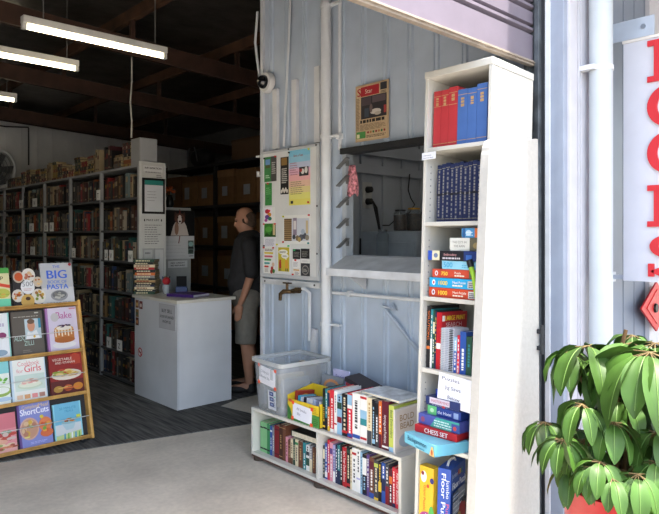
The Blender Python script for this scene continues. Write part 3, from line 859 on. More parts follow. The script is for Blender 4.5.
# upright books on top of the low bookcase
row = [
    (.022, .25, .17, 'black', [(.05, .1, 'yellow'), (.6, .8, 'dark green')], T_('yellow', .2, .55)),
    (.018, .25, .17, 'teal', [(0, .3, 'black')], T_('white', .4, .9)),
    (.020, .245, .17, 'orange', [(.6, .95, 'navy'), (0, .12, 'yellow')], T_('white', .15, .55)),
    (.034, .255, .20, 'crimson', [(0, .08, 'white')], T_('white', .12, .8)),
    (.024, .255, .21, 'white', [(.2, .24, 'red')], T_('grey', .5, .9)),
    (.040, .235, .17, 'pale blue', [(.65, .82, 'dark green'), (.3, .45, 'dark red')], T_('navy', .85, .97)),
    (.044, .250, .18, 'black', [(.08, .14, 'red')], T_('cream', .18, .92)),
    (.040, .262, .22, 'crimson', [(.74, .97, 'pale blue'), (.66, .74, 'white'), (.02, .1, 'blue')], T_('white', .12, .62)),
    (.062, .272, .24, 'white', [(.04, .12, 'blue')], T_('dark grey', .25, .85)),
    (.052, .272, .24, 'white', [(.36, .68, 'teal'), (.50, .68, 'pale blue'), (.06, .11, 'red'), (.92, .97, 'red')], None),
    (.036, .265, .22, 'cream', [(0, .3, 'dark grey')], T_('tan', .35, .9)),
    (.024, .260, .20, 'black', [(.05, .15, 'pale blue')], T_('pale blue', .2, .85)),
    (.024, .260, .20, 'dark grey', [(.7, .95, 'black')], T_('white', .1, .65)),
    (.022, .262, .20, 'orange', [(0, .3, 'maroon')], T_('white', .35, .9)),
    (.050, .270, .22, 'maroon', [(.04, .08, 'white')], ('Astrology and Prediction', 'white', .14, .72)),
    (.038, .255, .20, 'lime', [(0, .1, 'pale blue')], ('Bead Embroidery', 'dark green', .3, .9)),
]
def d_top(c, i, s): return f'{c} book, {ORD[i]} from the yellow carton in the row atop the low bookcase'
tx = 0.705
xe3 = place_row(LC, tx, LH + 0.001, row, d_top, 'books standing on the low bookcase', y0=0.03, gap=0.002)
bk = thing('book', 'pale picture book standing last in the row, against the tall bookcase', 'book', LC @ T(xe3 + 0.001, 0.02, LH + 0.001), 'books standing on the low bookcase')
MB().box(0, .012, 0, .2, 0, .24).build('cover', mat('#cfc9c6', 0.4), bk)
p = Print(0, 0.0004)
p.rect(.01, .19, .01, .23, '#c9bfb8').text('BOLD', .1, .17, .035, '#8a6a3a').text('BEAD', .1, .125, .035, '#8a6a3a').disc(.1, .06, .07, .04, '#9aa6b4').disc(.13, .05, .03, .02, '#a04a4a')
o = p.build('cover_print', bk); o.matrix_local = T(.0125, 0, 0) @ RZ(90)
# big sheets lying flat over the standing books
for i, (x, y, a, w, d, t, h, hex_, lb) in enumerate(((1.01, .06, -3, .30, .20, .012, .2745, '#dfe4ea', 'large pale blue paperback lying flat over the standing books on the low bookcase'), )):
    b = thing('book', lb, 'book', LC @ T(x, y, LH + h) @ RZ(a), 'books standing on the low bookcase')
    MB().box(0, w, 0, d, 0, t).build('cover', mat(hex_, 0.45, 0.25, 12), b)
    MB().box(.003, w - .002, -.0005, d + .0005, .002, t - .002).build('pages', PAGE, b)
# little leaning pile behind the row
for i, (x, y, hh, w, d, t, c, lb) in enumerate(((.705, .205, 0, .20, .10, .19, '#8f8f92', ''), )):
    pass
for i, (ang, y, hx, w, h, lb) in enumerate(((-62, .255, .62, .022, .30, 'lilac magazine leaning behind the yellow carton against the wall'), )):
    b = thing('magazine', lb, 'magazine', LC @ T(.50, .285, LH + .002) @ RX(-6))
    MB().box(0, .15, 0, .008, 0, .30).build('cover', mat('#b9b6d8', 0.4, 0.1), b)
    p = Print(-.0004, .0004); p.text('Spring', .075, .24, .03, '#5a5a92').rect(.01, .14, .1, .2, '#cfcbe6').disc(.09, .15, .04, .03, '#8f88c2'); p.build('cover_print', b)
for i, (lb, c) in enumerate((('grey spined book topmost on the little pile behind the row, tilted', '#3a3438'), ('red and white book tilted in the pile behind the row', '#a83a44'), ('white book lowest in the tilted pile behind the row', '#d9d5cf'))):
    b = thing('book', lb, 'book', LC @ T(.685 + .01 * i, .235, LH + .262 - .032 * i) @ RY(15) @ RZ(3), 'tilted books behind the row')
    MB().box(0, .22, 0, .14, 0, .003).box(0, .22, 0, .14, .025, .028).box(0, .22, 0, .003, .003, .025).build('cover', mat(c, 0.5, 0.06), b)
    MB().box(.003, .217, .003, .137, .003, .025).build('pages', PAGE, b)
sp = thing('book', 'thick dark blue book propping the tilted pile behind the row', 'book', LC @ T(.725, .272, LH + .001), 'tilted books behind the row')
MB().box(0, .12, 0, .1, 0, .003).box(0, .12, 0, .1, .13, .133).box(0, .12, 0, .003, .003, .13).build('cover', mat('#2a3350', .5), sp)
MB().box(.003, .117, .003, .097, .003, .13).build('pages', PAGE, sp)

# clear tub --------------------------------------------------------------
TUB = clear('#b9bec3', 0.66, 0.25)
tub = thing('plastic_tub', 'large frosted clear plastic tub on the doorway end of the low bookcase', 'tub', LC @ T(0.028, 0.03, LH + 0.001) @ RZ(-5))
tw, td, th = 0.31, 0.365, 0.352
mb = MB()
def ring(s, z, o):  # rounded rectangle loop, s = growth
    pts = []
    x0, x1, y0, y1, r = -s, tw + s, -s, td + s, 0.035
    for cx_, cy_, a0 in ((x1 - r, y1 - r, 0), (x0 + r, y1 - r, 90), (x0 + r, y0 + r, 180), (x1 - r, y0 + r, 270)):
        for k in range(5): pts.append((cx_ + (r - o) * math.cos(R(a0 + k * 22.5)), cy_ + (r - o) * math.sin(R(a0 + k * 22.5)), z))
    return pts
loops = [ring(0.0, 0.0, 0), ring(0.006, 0.05, 0), ring(0.02, th - 0.04, 0), ring(0.02, th - 0.03, 0)]
n = 20
allv = [p_ for l in loops for p_ in l]
mb.add(allv, [tuple(range(n - 1, -1, -1))] + [(i * n + j, i * n + (j + 1) % n, (i + 1) * n + (j + 1) % n, (i + 1) * n + j) for i in range(len(loops) - 1) for j in range(n)])
ob = mb.build('tub_body', TUB, tub, smooth=True)
md = ob.modifiers.new('wall', 'SOLIDIFY'); md.thickness = 0.003
loops = [ring(0.02, th - 0.03, 0), ring(0.036, th - 0.028, 0), ring(0.036, th - 0.002, 0), ring(0.030, th, 0), ring(0.020, th - 0.004, 0)]
mb = MB().add([p_ for l in loops for p_ in l], [(i * n + j, i * n + (j + 1) % n, (i + 1) * n + (j + 1) % n, (i + 1) * n + j) for i in range(len(loops) - 1) for j in range(n)])
mb.build('rim', clear('#c4c6c6', 0.3, 0.35), tub, smooth=True)
for q in (.22, .7): MB().box(tw * q, tw * (q + .08), -0.03, -0.018, th - 0.12, th - 0.03).build('rib', TUB, tub)
sg = thing('paper_sign', 'white handwritten sheet taped to the front of the clear tub', 'sign', LC @ T(0.028, 0.03, LH + 0.001) @ RZ(-5) @ T(.06, -0.019, .19) @ RX(2.5) @ RY(4))
MB().box(0, .20, -.0012, 0, 0, .12).build('paper', mat('#e4e4ec', 0.6, 0.02), sg)
p = Print(-.0014, .0003)
p.text("Children's", .07, .075, .018, '#4a4f68', rot=-2).text('Books 50c', .08, .04, .018, '#4a4f68', rot=-2)
p.build('handwriting', sg)
for x, z in ((0, 0), (.20, 0), (0, .12), (.20, .12)): MB().box(x - .012, x + .012, -.003, -.0014, z - .01, z + .01).build('tape', mat('#e8542e', .5), sg)
stk = thing('sticker', 'white product sticker with three blue panels low on the clear tub', 'sticker', LC @ T(0.028, 0.03, LH + 0.001) @ RZ(-5) @ T(.17, -.0135, .03) @ RX(2.5))
MB().box(0, .095, -.0012, 0, 0, .125).build('label', mat('#d5d8df', .4), stk)
p = Print(-.0014, .0003)
for i in range(3): p.rect(.02, .07, .02 + i * .036, .048 + i * .036, '#1f3672').disc(.045, .034 + i * .036, .014, .006, '#8fa0c8')
p.rect(.07, .095, .088, .094, '#46b39a').bars(.074, .094, .02, .08, 5, '#8a8fa0', 3)
p.build('print', stk)
# things inside the tub
TBM = LC @ T(0.028, 0.03, LH + 0.001) @ RZ(-5)
for i, (x, w, h, c, lb) in enumerate(((.04, .03, .2, '#9a9fa6', 'grey book standing inside the clear tub nearest its doorway side'), (.09, .025, .22, '#b7a98a', 'buff book standing inside the middle of the clear tub'), (.15, .03, .2, '#7d868f', 'slate book standing inside the clear tub beside the buff book'))):
    b = thing('book', lb, 'book', TBM @ T(x, .10, .004), 'books inside the clear tub')
    cover_mb(w, .22, h).build('cover', mat(c), b); MB().box(.003, w - .003, .003, .216, .003, h - .004).build('pages', PAGE, b)
b = thing('book', 'brown book lying high at the back of the clear tub', 'book', TBM @ T(.04, .328, .004))
MB().box(0, .22, 0, .03, 0, .285).build('cover', mat('#6f5c48'), b); MB().box(.003, .217, .004, .026, .28, .286).build('pages', PAGE, b)

# yellow carton -----------------------------------------------------------
YC = mat('#dcbd2c', 0.5, 0.06, 12)
CM = LC @ T(0.385, 0.012, LH + 0.001)
ct = thing('cardboard_carton', 'open yellow and green crayon carton full of small books, with white taped sheet', 'carton', CM)
cw, cd_, chh = 0.31, 0.22, 0.165
MB().box(0, cw, 0, .004, 0, .135).build('front_panel', YC, ct)
MB().box(0, cw, cd_ - .004, cd_, 0, chh + .03).build('back_panel', YC, ct)
MB().add([(0, 0, 0), (.004, 0, 0), (.004, cd_, 0), (0, cd_, 0), (0, 0, .155), (.004, 0, .155), (.004, cd_, chh + .03), (0, cd_, chh + .03)], [(0, 3, 2, 1), (4, 5, 6, 7), (0, 1, 5, 4), (2, 3, 7, 6), (0, 4, 7, 3), (1, 2, 6, 5)]).build('side_panel', YC, ct)
MB().box(cw - .004, cw, 0, cd_, 0, .15).build('side_panel', YC, ct)
MB().box(0, cw, 0, cd_, 0, .003).build('base', YC, ct)
p = Print(-.0003, .0003)
p.poly([(0, 0), (cw, 0), (cw, .045), (.22, .04), (.16, .012), (.10, .03), (.05, .012), (0, .05)], '#3d7a36').poly([(0, .05), (.05, .012), (.03, .07), (.0, .10)], '#2f6a35').rect(.2, cw, .0, .075, '#4a8a3f').bars(.215, .30, .085, .125, 4, '#8a7a1e', 4, .3).disc(.03, .125, .02, .01, '#c05a3a')
p.bars(.21, .3, .012, .06, 4, '#2f5a2a', 9, .35)
p.build('print', ct)
sg = thing('paper_sign', 'white handwritten sheet taped with orange corners to the yellow carton', 'sign', CM @ T(.055, -.003, .018) @ RY(3))
MB().box(0, .185, -.0012, 0, 0, .10).build('paper', mat('#e2e3ee', 0.6, 0.02), sg)
p = Print(-.0014, .0003)
p.text('All books', .085, .06, .018, '#4f5578', rot=-2).text('50c', .06, .03, .018, '#4f5578')
p.build('handwriting', sg)
for x, z in ((0, 0), (.185, 0), (0, .10), (.185, .10)): MB().box(x - .012, x + .012, -.003, -.0014, z - .011, z + .011).build('tape', mat('#e8542e', .5), sg)
cc = [('#a43b2c', 'red picture book', .15, .175), ('#3aa0c0', 'blue book', .14, .15), ('#dfe2ea', 'white book', .13, .145), ('#22253a', 'dark navy book', .12, .15), ('#cfd3e2', 'pale lilac book', .13, .15), ('#e2e2e6', 'whitish book', .13, .148), ('#b9c4dc', 'pale blue book', .13, .152), ('#8a92b4', 'greyish blue book', .13, .15), ('#d6d6dc', 'light grey book', .13, .148)]
x = .022
for i, (c, nm, d_, h_) in enumerate(cc):
    w_ = .022
    b = thing('small_book', f'{nm} standing {ORD[i + 1]} from the tub side inside the yellow carton', 'book', CM @ T(x, .03, .0035) @ RX(-6), 'small books in the yellow carton')
    cover_mb(w_, d_, h_).build('cover', mat(c), b); MB().box(.003, w_ - .003, .003, d_ - .003, .003, h_ - .003).build('pages', PAGE, b)
    if i == 0:
        p = Print(0, .0004); p.rect(.005, d_ - .005, .06, h_ - .005, '#8a2d22').disc(.07, .12, .05, .035, '#cfa03a').disc(.09, .11, .03, .03, '#5a8a4a')
        o = p.build('cover_print', b); o.matrix_local = T(w_ + .0006, 0, 0) @ RZ(90)
    x += w_ + .0075
b = thing('picture_book', 'grey picture book with orange arch lettering at the back of the yellow carton', 'book', CM @ T(.03, .262, .001) @ RX(-3))
MB().box(0, .21, 0, .012, 0, .255).build('cover', mat('#7f858e', .5, .1), b)
p = Print(-.0005, .0004)
for i in range(9):
    a = R(160 - i * 17.5); p.disc(.105 + .075 * math.cos(a), .17 + .055 * math.sin(a), .011, .011, '#c98a5c')
p.disc(.105, .16, .05, .03, '#5d646e').rect(.01, .2, .01, .06, '#6a6f78')
p.build('cover_print', b)

# =================================================================== TALL WHITE BOOKCASE (leans back)
LEAN = 2.4
TC = T(2.392, 1.952, 0.017) @ RY(LEAN) @ RZ(-90)
TW, TD, TH = 0.385, 0.37, 2.36
TWH = mat('#c3c1ba', 0.4, 0.03, 6)
tc_ = thing('tall_bookcase', 'tall narrow white bookcase with open shelves standing by the roller door', 'bookcase', TC)
for x in (0, TW - 0.018):
    m_ = MB().box(x, x + 0.018, 0, TD, 0, TH - .035)
    m_.build('side_panel', TWH, tc_, bevel=0.0015)
MB().box(-.004, TW + .004, -.004, TD, TH - .035, TH).build('top_board', TWH, tc_, bevel=0.003)
MB().box(0.018, TW - 0.018, TD - .008, TD - .002, 0, TH - .035).build('back_panel', TWH, tc_)
SZ = [0.075, 0.505, 0.862, 1.215, 1.585, 1.955]
for z in SZ: MB().box(0.018, TW - 0.018, 0.004, TD - .008, z, z + 0.02).build('shelf', TWH, tc_, bevel=0.0015)
MB().box(0.018, TW - 0.018, 0.01, 0.026, 0, 0.075).build('plinth', TWH, tc_)
ph = MB()
for z0 in SZ[1:5]:
    for k in range(9): ph.box(0.0181, 0.0188, .035, .043, z0 + .04 + k * .032, z0 + .047 + k * .032)
ph.build('pin_holes', mat('#8a8b8c', .8), tc_)
IX = 0.021
S_ = [z + 0.0205 for z in SZ]
lb_ = thing('paper_label', 'small white paper slip stuck on the front of the bookcase under the red books', 'label', TC @ T(-.006, -.0045, 1.915) @ RY(-1))
MB().box(0, .085, -.001, 0.0, 0, .036).build('paper', mat('#e3e5ec', .6), lb_)
p = Print(-.0012, .0003); p.bars(.01, .075, .006, .03, 2, '#8a8fa5', 4, .3); p.build('handwriting', lb_)

row = [(.044, .285, .22, '#ad363b', [(.90, .91, 'tan'), (.72, .73, 'tan'), (.06, .07, 'tan')], T_('tan', .76, .88)),
       (.044, .285, .22, '#ad363b', [(.90, .91, 'tan'), (.72, .73, 'tan'), (.06, .07, 'tan')], T_('tan', .76, .88)),
       (.052, .292, .24, '#ad363b', [(.90, .91, 'tan'), (.70, .71, 'tan'), (.06, .07, 'tan')], T_('tan', .74, .88)),
       (.056, .270, .22, '#45659f', [(.9, .91, 'tan'), (.08, .09, 'tan')], T_('tan', .7, .85)),
       (.050, .268, .22, '#45659f', [(.9, .91, 'tan'), (.08, .09, 'tan')], T_('tan', .7, .85)),
       (.056, .280, .22, '#45659f', [(.9, .91, 'tan'), (.08, .09, 'tan')], T_('tan', .7, .85))]
pos = {1: 'slim red bound volume at the window end of the top shelf, tall bookcase', 2: 'middle of the three red bound volumes atop the tall bookcase', 3: 'thickest red bound volume, next to the blue volumes',
       4: 'blue bound volume next to the red volumes on the top shelf', 5: 'middle of the three blue bound volumes on the top shelf', 6: 'blue bound volume farthest from the red ones on the top shelf'}
place_row(TC, IX + .012, S_[5], row, lambda c, i, s: pos[i], 'bound volumes on the top shelf', y0=.03)
row = [(.0225 if i % 2 else .026, .285 + .004 * (i % 3), .21, 'navy', [(.92, .93, '#8a8270'), (.05, .06, '#8a8270'), (.46, .5, 'black')], T_('#7d7a78', .1, .9)) for i in range(11)]
place_row(TC, IX + .03, S_[4], row, lambda c, i, s: f'navy bound volume with pale spine lettering, {ORD[i]} from the window end of its shelf', 'navy volumes in the tall bookcase', y0=.05)

# boxed puzzles -----------------------------------------------------------
def box_thing(name, label, M, w, d, h, color, cat, draw=None, group=None, side=None):
    """lidded box lying flat: lid over a tray, printed front (local -y) and end (local +x)"""
    t = thing(name, label, cat, M, group)
    MB().box(0.002, w - .002, 0.002, d - .002, 0, h * .5).build('tray', mat(color, .5, .05), t)
    MB().box(0, w, 0, d, h * .12, h).build('lid', mat(color, .4, .05), t, bevel=.0015)
    if draw:
        p = Print(-.0005, .0004); draw(p, w, h); p.build('box_print', t)
    if side:
        p = Print(-.0005, .0004); side(p, d, h); o = p.build('box_print', t); o.matrix_local = T(w, 0, 0) @ RZ(90)
    return t
def pz(num, word, c2, code=True):
    def f(p, w, h):
        p.disc(w * .09, h * .5, h * .22, h * .3, '#d9dce6').disc(w * .09, h * .5, h * .1, h * .16, c2)
        p.text(num, w * .19, h * .28, h * .45, '#f0d24a', align='L', bold=.0008).text(word, w * .46, h * .5, h * .25, '#efe9dc', align='L').bars(w * .46, w * .7, h * .22, h * .4, 1, '#e6dccb', 5, .8)
        if code: p.rect(w * .74, w * .93, h * .12, h * .82, '#c9c6c6').bars(w * .76, w * .91, h * .18, h * .75, 3, '#55555c', 8, .7)
    return f
z = S_[3]
B = [('puzzle_box', 'red jigsaw box lowest in the stack, reading 1000', .315, .20, .047, '#c2492f', pz('1000', 'Maxi Puzzle', '#8a2a3a'), .010, 0),
     ('puzzle_box', 'bright blue jigsaw box reading 1000 on the red one', .310, .20, .047, '#2f9ed0', pz('1000', 'Maxi Puzzle', '#c23a4a'), .012, -1),
     ('puzzle_box', 'red jigsaw box reading 750 above the bright blue one', .29, .19, .042, '#bc4a36', lambda p, w, h: pz('750', 'Puzzle', '#e0e0e6', False)(p, w, h).rect(w * .74, w * .95, h * .1, h * .85, '#4a5a4a') if False else (pz('750', 'Puzzle', '#b03a3a', False)(p, w, h), p.rect(w * .74, w * .95, h * .1, h * .85, '#52604c'), p.disc(w * .84, h * .45, w * .06, h * .2, '#a9a58a')), .028, 1),
     ('puzzle_box', 'pale blue jigsaw box reading 500 in the middle of the stack', .235, .18, .040, '#8cc3da', lambda p, w, h: p.text('500', w * .05, h * .2, h * .65, '#3f9cc4', align='L', bold=.001).bars(w * .5, w * .95, h * .2, h * .7, 2, '#5aa9c8', 4, .4), .085, 0),
     ('puzzle_box', 'black and white jigsaw box with blue end jutting from the stack', .330, .20, .047, '#26262b', lambda p, w, h: (p.rect(0, w * .08, 0, h, '#2d4fb0'), p.rect(w * .08, w * .22, 0, h, '#d8d2b4'), p.disc(w * .15, h * .5, w * .04, h * .25, '#6b7a9a'), p.text('Embroidery', w * .3, h * .5, h * .25, '#d9a0a0', align='L'), p.bars(w * .28, w * .62, h * .15, h * .4, 1, '#c9c6cc', 3, .7), p.rect(w * .66, w, 0, h, '#23356a'), p.rect(w * .70, w * .8, h * .1, h * .6, '#3d67b0')), .0, -2),
     ('game_box', 'small white box lettered in grey above the black jigsaw box', .205, .17, .062, '#d5d6cf', lambda p, w, h: (p.rect(w * .56, w, 0, h, '#5d5a4a'), p.disc(w * .75, h * .4, w * .1, h * .25, '#8a7a52'), p.disc(w * .9, h * .6, w * .07, h * .2, '#333a30'), p.text('THE CITY IN', w * .28, h * .58, h * .17, '#6a6a68'), p.text('THE RAIN', w * .28, h * .28, h * .17, '#6a6a68')), .128, 0),
     ('game_box', 'blue and orange box on top of the jigsaw stack', .135, .16, .045, '#4d8fc0', lambda p, w, h: (p.rect(w * .55, w, 0, h, '#c4683a'), p.disc(w * .3, h * .5, w * .12, h * .3, '#b9d4e6'), p.rect(w * .05, w * .16, 0, h, '#2f5a8a'), p.bars(w * .2, w * .5, h * .2, h * .8, 2, '#d9e6f0', 3, .3)), .195, 0)]
for nm, lb, w, d_, h, c, dr_, x, rz in B:
    box_thing(nm, lb, TC @ T(IX + x + .008, .02, z) @ RZ(rz), w, d_, h, c, 'box', dr_, 'boxed puzzles in the tall bookcase')
    z += h + .0012
pn = thing('torch', 'green and black torch hanging beside the jigsaw boxes', 'torch', TC @ T(.325, .006, S_[3] + .006) @ RY(-8))
MB().tube([(0, 0, 0), (-.004, 0, .11), (-.012, 0, .15)], [.008, .010, .013], 12).build('body', mat('#93bf36', .4), pn, smooth=True)
MB().tube([(-.012, 0, .15), (-.018, 0, .185)], [.015, .016], 12).build('head', mat('#1c1d20', .4), pn, smooth=True)
MB().tube([(.012, 0, .02), (.012, 0, .13)], .004, 8).build('clip', mat('#1c1d20', .4), pn)

# magazines and spiral books ----------------------------------------------
row = [(.022, .305, .24, 'black', [(.3, .35, 'orange')], ('SOLUTIONS', 'orange', .45, .92)),
       (.012, .29, .22, 'teal', [(0, .5, 'white')], T_('white', .55, .9)),
       (.012, .285, .22, 'dark green', [(.6, .8, 'cream')], T_('white', .1, .5)),
       (.008, .28, .22, 'navy', None, T_('yellow', .3, .9))]
d_mag = lambda c, i, s: f'{c} magazine, {ORD[i]} from the window end on the magazine shelf of the tall bookcase'
xm = place_row(TC, IX + .004, S_[2], row, d_mag, 'magazines in the tall bookcase', y0=.03)
mg = thing('puzzle_magazine', 'red large print puzzle magazine rising above the spiral bound books', 'magazine', TC @ T(xm, .03, S_[2]))
MB().box(0, .002, 0, .215, 0, .278).box(.026, .028, 0, .215, 0, .278).box(.002, .026, 0, .002, 0, .278).build('cover', mat('#ad222b', .35), mg)
MB().box(.003, .025, .003, .212, .003, .274).build('pages', PAGE, mg)
p = Print(-.0004, .0004)
p.rect(.006, .026, .235, .262, '#e9e4e0').text('LARGE PRINT', .030, .238, .024, '#ecca3c', align='L', w=.165, bold=.001).text('SEARCH', .035, .206, .022, '#e6c4c4', align='L', w=.13).bars(.03, .2, .165, .195, 2, '#dca0a4', 3, .4)
o = p.build('cover_print', mg); o.matrix_local = T(.028, 0, 0) @ RZ(90)
p = Print(-.0004, .0003); p.rect(.001, .027, .10, .128, '#dcd8d6'); p.build('spine_band', mg)
x = xm + .031
for i, (w, h, c, nm) in enumerate(((.020, .205, '#dedde0', 'white spiral bound book next to the red magazine'), (.022, .207, '#d9dbe4', 'pale grey spiral bound book, second beside the red magazine'), (.024, .206, '#d7dae6', 'bluish white spiral bound book, third beside the red magazine'))):
    b = thing('spiral_book', nm, 'book', TC @ T(x, .02, S_[2]), 'spiral bound books')
    MB().box(.0, w, .008, .13, 0, h).build('pages', mat(c, .6), b)
    sp_ = MB()
    for k in range(24): sp_.box(.002, w - .002, 0, .012, .006 + k * h / 24.5, .009 + k * h / 24.5)
    sp_.build('spiral_wire', mat('#b9bcc6' if i < 2 else '#23242a', .4), b)
    x += w + .0035
row = [(.018, .17, .14, 'pale blue', [(0, .6, 'blue')], T_('white', .1, .9)), (.014, .18, .14, 'crimson', None, T_('white', .1, .9)), (.034, .20, .15, 'blue', None, T_('white', .1, .6)), (.030, .18, .14, 'dark green', None, T_('teal', .2, .8))]
x = place_row(TC, x, S_[2], row, lambda c, i, s: f'{c} small book, {ORD[i]} after the spiral bound books in the tall bookcase', 'small books on the magazine shelf', y0=.025)
bb = thing('toy_bag', 'bright blue drawstring bag above a brown toy at the shelf end', 'bag', TC @ T(x + .018, .06, S_[2] + .075))
MB().lathe([(.012, 0), (.022, .03), (.023, .09), (.017, .125), (.022, .14)], 12).build('bag_body', mat('#2444b4', .6, .15, 30), bb, smooth=True)
bb2 = thing('wooden_toy', 'brown wooden toy under the blue bag on the magazine shelf', 'toy', TC @ T(x + .018, .06, S_[2]))
MB().lathe([(.023, 0), (.022, .03), (.016, .06), (.02, .074)], 12).build('toy_body', mat('#8a5a3c', .6, .25, 30), bb2, smooth=True)
MB().ball((-.004, -.02, .05), .012).build('toy_head', mat('#a06a48', .6), bb2, smooth=True)

# board games --------------------------------------------------------------
z = S_[1]
G = [('game_box', 'light blue backgammon box lowest in the game pile, jutting forward', .26, .20, .052, '#6fb6cf', lambda p, w, h: (p.text('Backgammon', w * .12, h * .42, h * .4, '#1d3f5a', align='L', bold=.0007), p.bars(w * .4, w * .7, h * .1, h * .3, 1, '#3a7a96', 3, .6), p.poly([(w * .84, 0), (w * .9, h * .8), (w * .95, h * .8), (w, 0)], '#d6b87a'), p.disc(w * .92, h * .3, w * .03, h * .25, '#b5623a')), -.026, -.085, -16, lambda p, d, h: p.rect(d * .0, d * .2, 0, h, '#d6b87a') and None),
     ('game_box', 'red chess set box on the backgammon box', .255, .2, .036, '#b0252c', lambda p, w, h: p.text('CHESS SET', w * .52, h * .22, h * .6, '#ece6e2', w=w * .55, bold=.001), .020, -.045, 2, None),
     ('game_box', 'purple and teal game box on the red chess set box', .26, .2, .05, '#4d55a0', lambda p, w, h: (p.poly([(w * .3, 0), (w * .45, h), (w, h), (w, 0)], '#3f9a92'), p.disc(w * .12, h * .5, w * .05, h * .25, '#8a4a6a'), p.bars(w * .4, w * .9, h * .15, h * .85, 3, '#c9e0dc', 7, .5), p.rect(w * .82, w, 0, h * .8, '#394a8c'), p.disc(w * .9, h * .4, w * .04, h * .2, '#b84a4a')), .022, -.02, -1, None),
     ('game_box', 'dark blue game box with green end above the purple box', .205, .18, .042, '#26408a', lambda p, w, h: (p.rect(0, w * .28, 0, h, '#5cae72'), p.disc(w * .14, h * .5, w * .06, h * .25, '#a8d0b0'), p.text('the Hotel', w * .52, h * .3, h * .35, '#dce2f2'), p.rect(w * .8, w * .94, h * .15, h * .8, '#8aa0c8')), .075, 0, 0, None),
     ('game_box', 'white topped navy game box with red lettering near the top', .215, .18, .042, '#2a3664', lambda p, w, h: (p.rect(w * .12, w * .72, h * .25, h * .95, '#c4bccb'), p.text('MASTERMIND', w * .44, h * .45, h * .3, '#a8324a'), p.bars(w * .2, w * .7, h * .1, h * .2, 1, '#8a93b4', 3, .6), p.disc(w * .55, h * .15, w * .05, h * .14, '#b03a44')), .062, .0, -2, None),
     ('game_box', 'royal blue game box topmost in the game pile', .165, .17, .036, '#24409a', lambda p, w, h: (p.disc(w * .3, h * .45, w * .2, h * .25, '#7a4a5a'), p.bars(w * .15, w * .5, h * .3, h * .7, 2, '#c9a0a0', 3, .4), p.rect(w * .58, w, 0, h, '#1e2e78'), p.rect(w * .62, w * .8, h * .3, h * .8, '#3f62b8')), .105, .02, 0, None)]
for nm, lb, w, d_, h, c, dr_, x, y, rz, sd in G:
    box_thing(nm, lb, TC @ T(IX + (x - .03 if x > .05 else x * .2 if x > 0 else x), y, z) @ RZ(rz), w * .94, d_, h, c, 'game', dr_, 'board games in the tall bookcase')
    z += h + .0012
tl = thing('book', 'tall dark teal book standing beside the board game pile', 'book', TC @ T(.292, .02, S_[1]))
cover_mb(.038, .24, .265).build('cover', mat('#1f4a5c', .45), tl); MB().box(.003, .035, .003, .236, .003, .26).build('pages', PAGE, tl)
p = Print(-.0003, .0003); p.text('The Inn', .015, .15, .014, '#c9b98a', w=.06, rot=-90).rect(.005, .033, .01, .05, '#5d8a4a'); p.build('spine_lettering', tl)
ns = thing('paper_sign', 'white handwritten sheet hanging from the shelf above the board games', 'sign', TC @ T(.12, .0015, SZ[2] - .118) @ RY(4) @ RX(0))
MB().box(0, .20, -.0012, 0, -.015, .135).build('paper', mat('#dfe2ee', .6, .02), ns)
p = Print(-.0014, .0003)
p.text('Puzzles', .07, .105, .017, '#333a58', w=.10).text('Jig Saws', .085, .065, .018, '#333a58', w=.09).text('Below', .095, .02, .018, '#333a58', w=.07)
p.build('handwriting', ns)
# floor puzzles on the bottom shelf
z = S_[0]
fp = thing('puzzle_box', 'yellow upright floor puzzle box at the bottom of the tall bookcase', 'box', TC @ T(IX, .008, z))
MB().box(0, .085, 0, .05, 0, .31).build('box_body', mat('#dcae2a', .45, .05), fp, bevel=.002)
p = Print(-.0005, .0004)
p.disc(.026, .26, .018, .028, '#e8e2da').disc(.02, .275, .009, .01, '#7a2a3a').text('Giant Puzzle', .028, .16, .014, '#b5522a', w=.12, rot=-90).disc(.05, .05, .05, .045, '#a03a7a').poly([(.03, .03), (.045, .09), (.06, .03)], '#e6e2ea').disc(.078, .09, .016, .04, '#4aa04a').disc(.078, .25, .012, .014, '#2a2a6a').disc(.055, .22, .008, .009, '#c04a2a')
p.build('box_print', fp)
fp = thing('puzzle_box', 'blue jumbo floor puzzle box with white carry handle on the bottom shelf', 'box', TC @ T(.128, .012, z) @ RZ(16))
MB().box(0, .066, 0, .21, 0, .325).build('box_body', mat('#1f4aa6', .4, .04), fp, bevel=.002)
p = Print(-.0005, .0004); p.text('Floor Puzzle', .020, .165, .022, '#dfe6f2', w=.27, rot=-90, bold=.0007).text('Jumbo', .045, .23, .016, '#dfe6f2', w=.09, rot=-90).text('Puzzle', .045, .11, .016, '#cf5a7a', w=.1, rot=-90); p.build('box_print', fp)
p = Print(-.0005, .0004)
p.text('Jumbo', .012, .275, .024, '#cfdaf0', align='L', w=.08).text('A', .105, .275, .026, '#c9503f', bold=.001).text('B', .125, .275, .026, '#d8b03a', bold=.001).text('C', .145, .275, .026, '#4aa05a', bold=.001)
p.text('Floor Puzzle', .012, .225, .034, '#e8ecf5', align='L', w=.20, bold=.001).rect(.01, .2, .02, .21, '#3b4a6a').bars(.015, .1, .17, .205, 2, '#9ab0dc', 3, .5).rect(.09, .2, .16, .21, '#8b93a8').rect(.015, .11, .1, .155, '#aab2c4').bars(.02, .19, .11, .2, 4, '#dfe3ec', 5, .3).disc(.15, .08, .055, .06, '#b5252c').rect(.12, .2, .03, .08, '#b5252c').disc(.10, .06, .035, .04, '#c9a86a').disc(.17, .14, .03, .012, '#20222a').rect(.015, .05, .02, .08, '#8a7a4a')
o = p.build('box_print', fp); o.matrix_local = T(.066, 0, 0) @ RZ(90)
MB().tube([(.033, .04, .326), (.033, .06, .345), (.033, .13, .345), (.033, .15, .326)], .006, 8).build('carry_handle', mat('#dfe3ea', .4), fp, smooth=True)

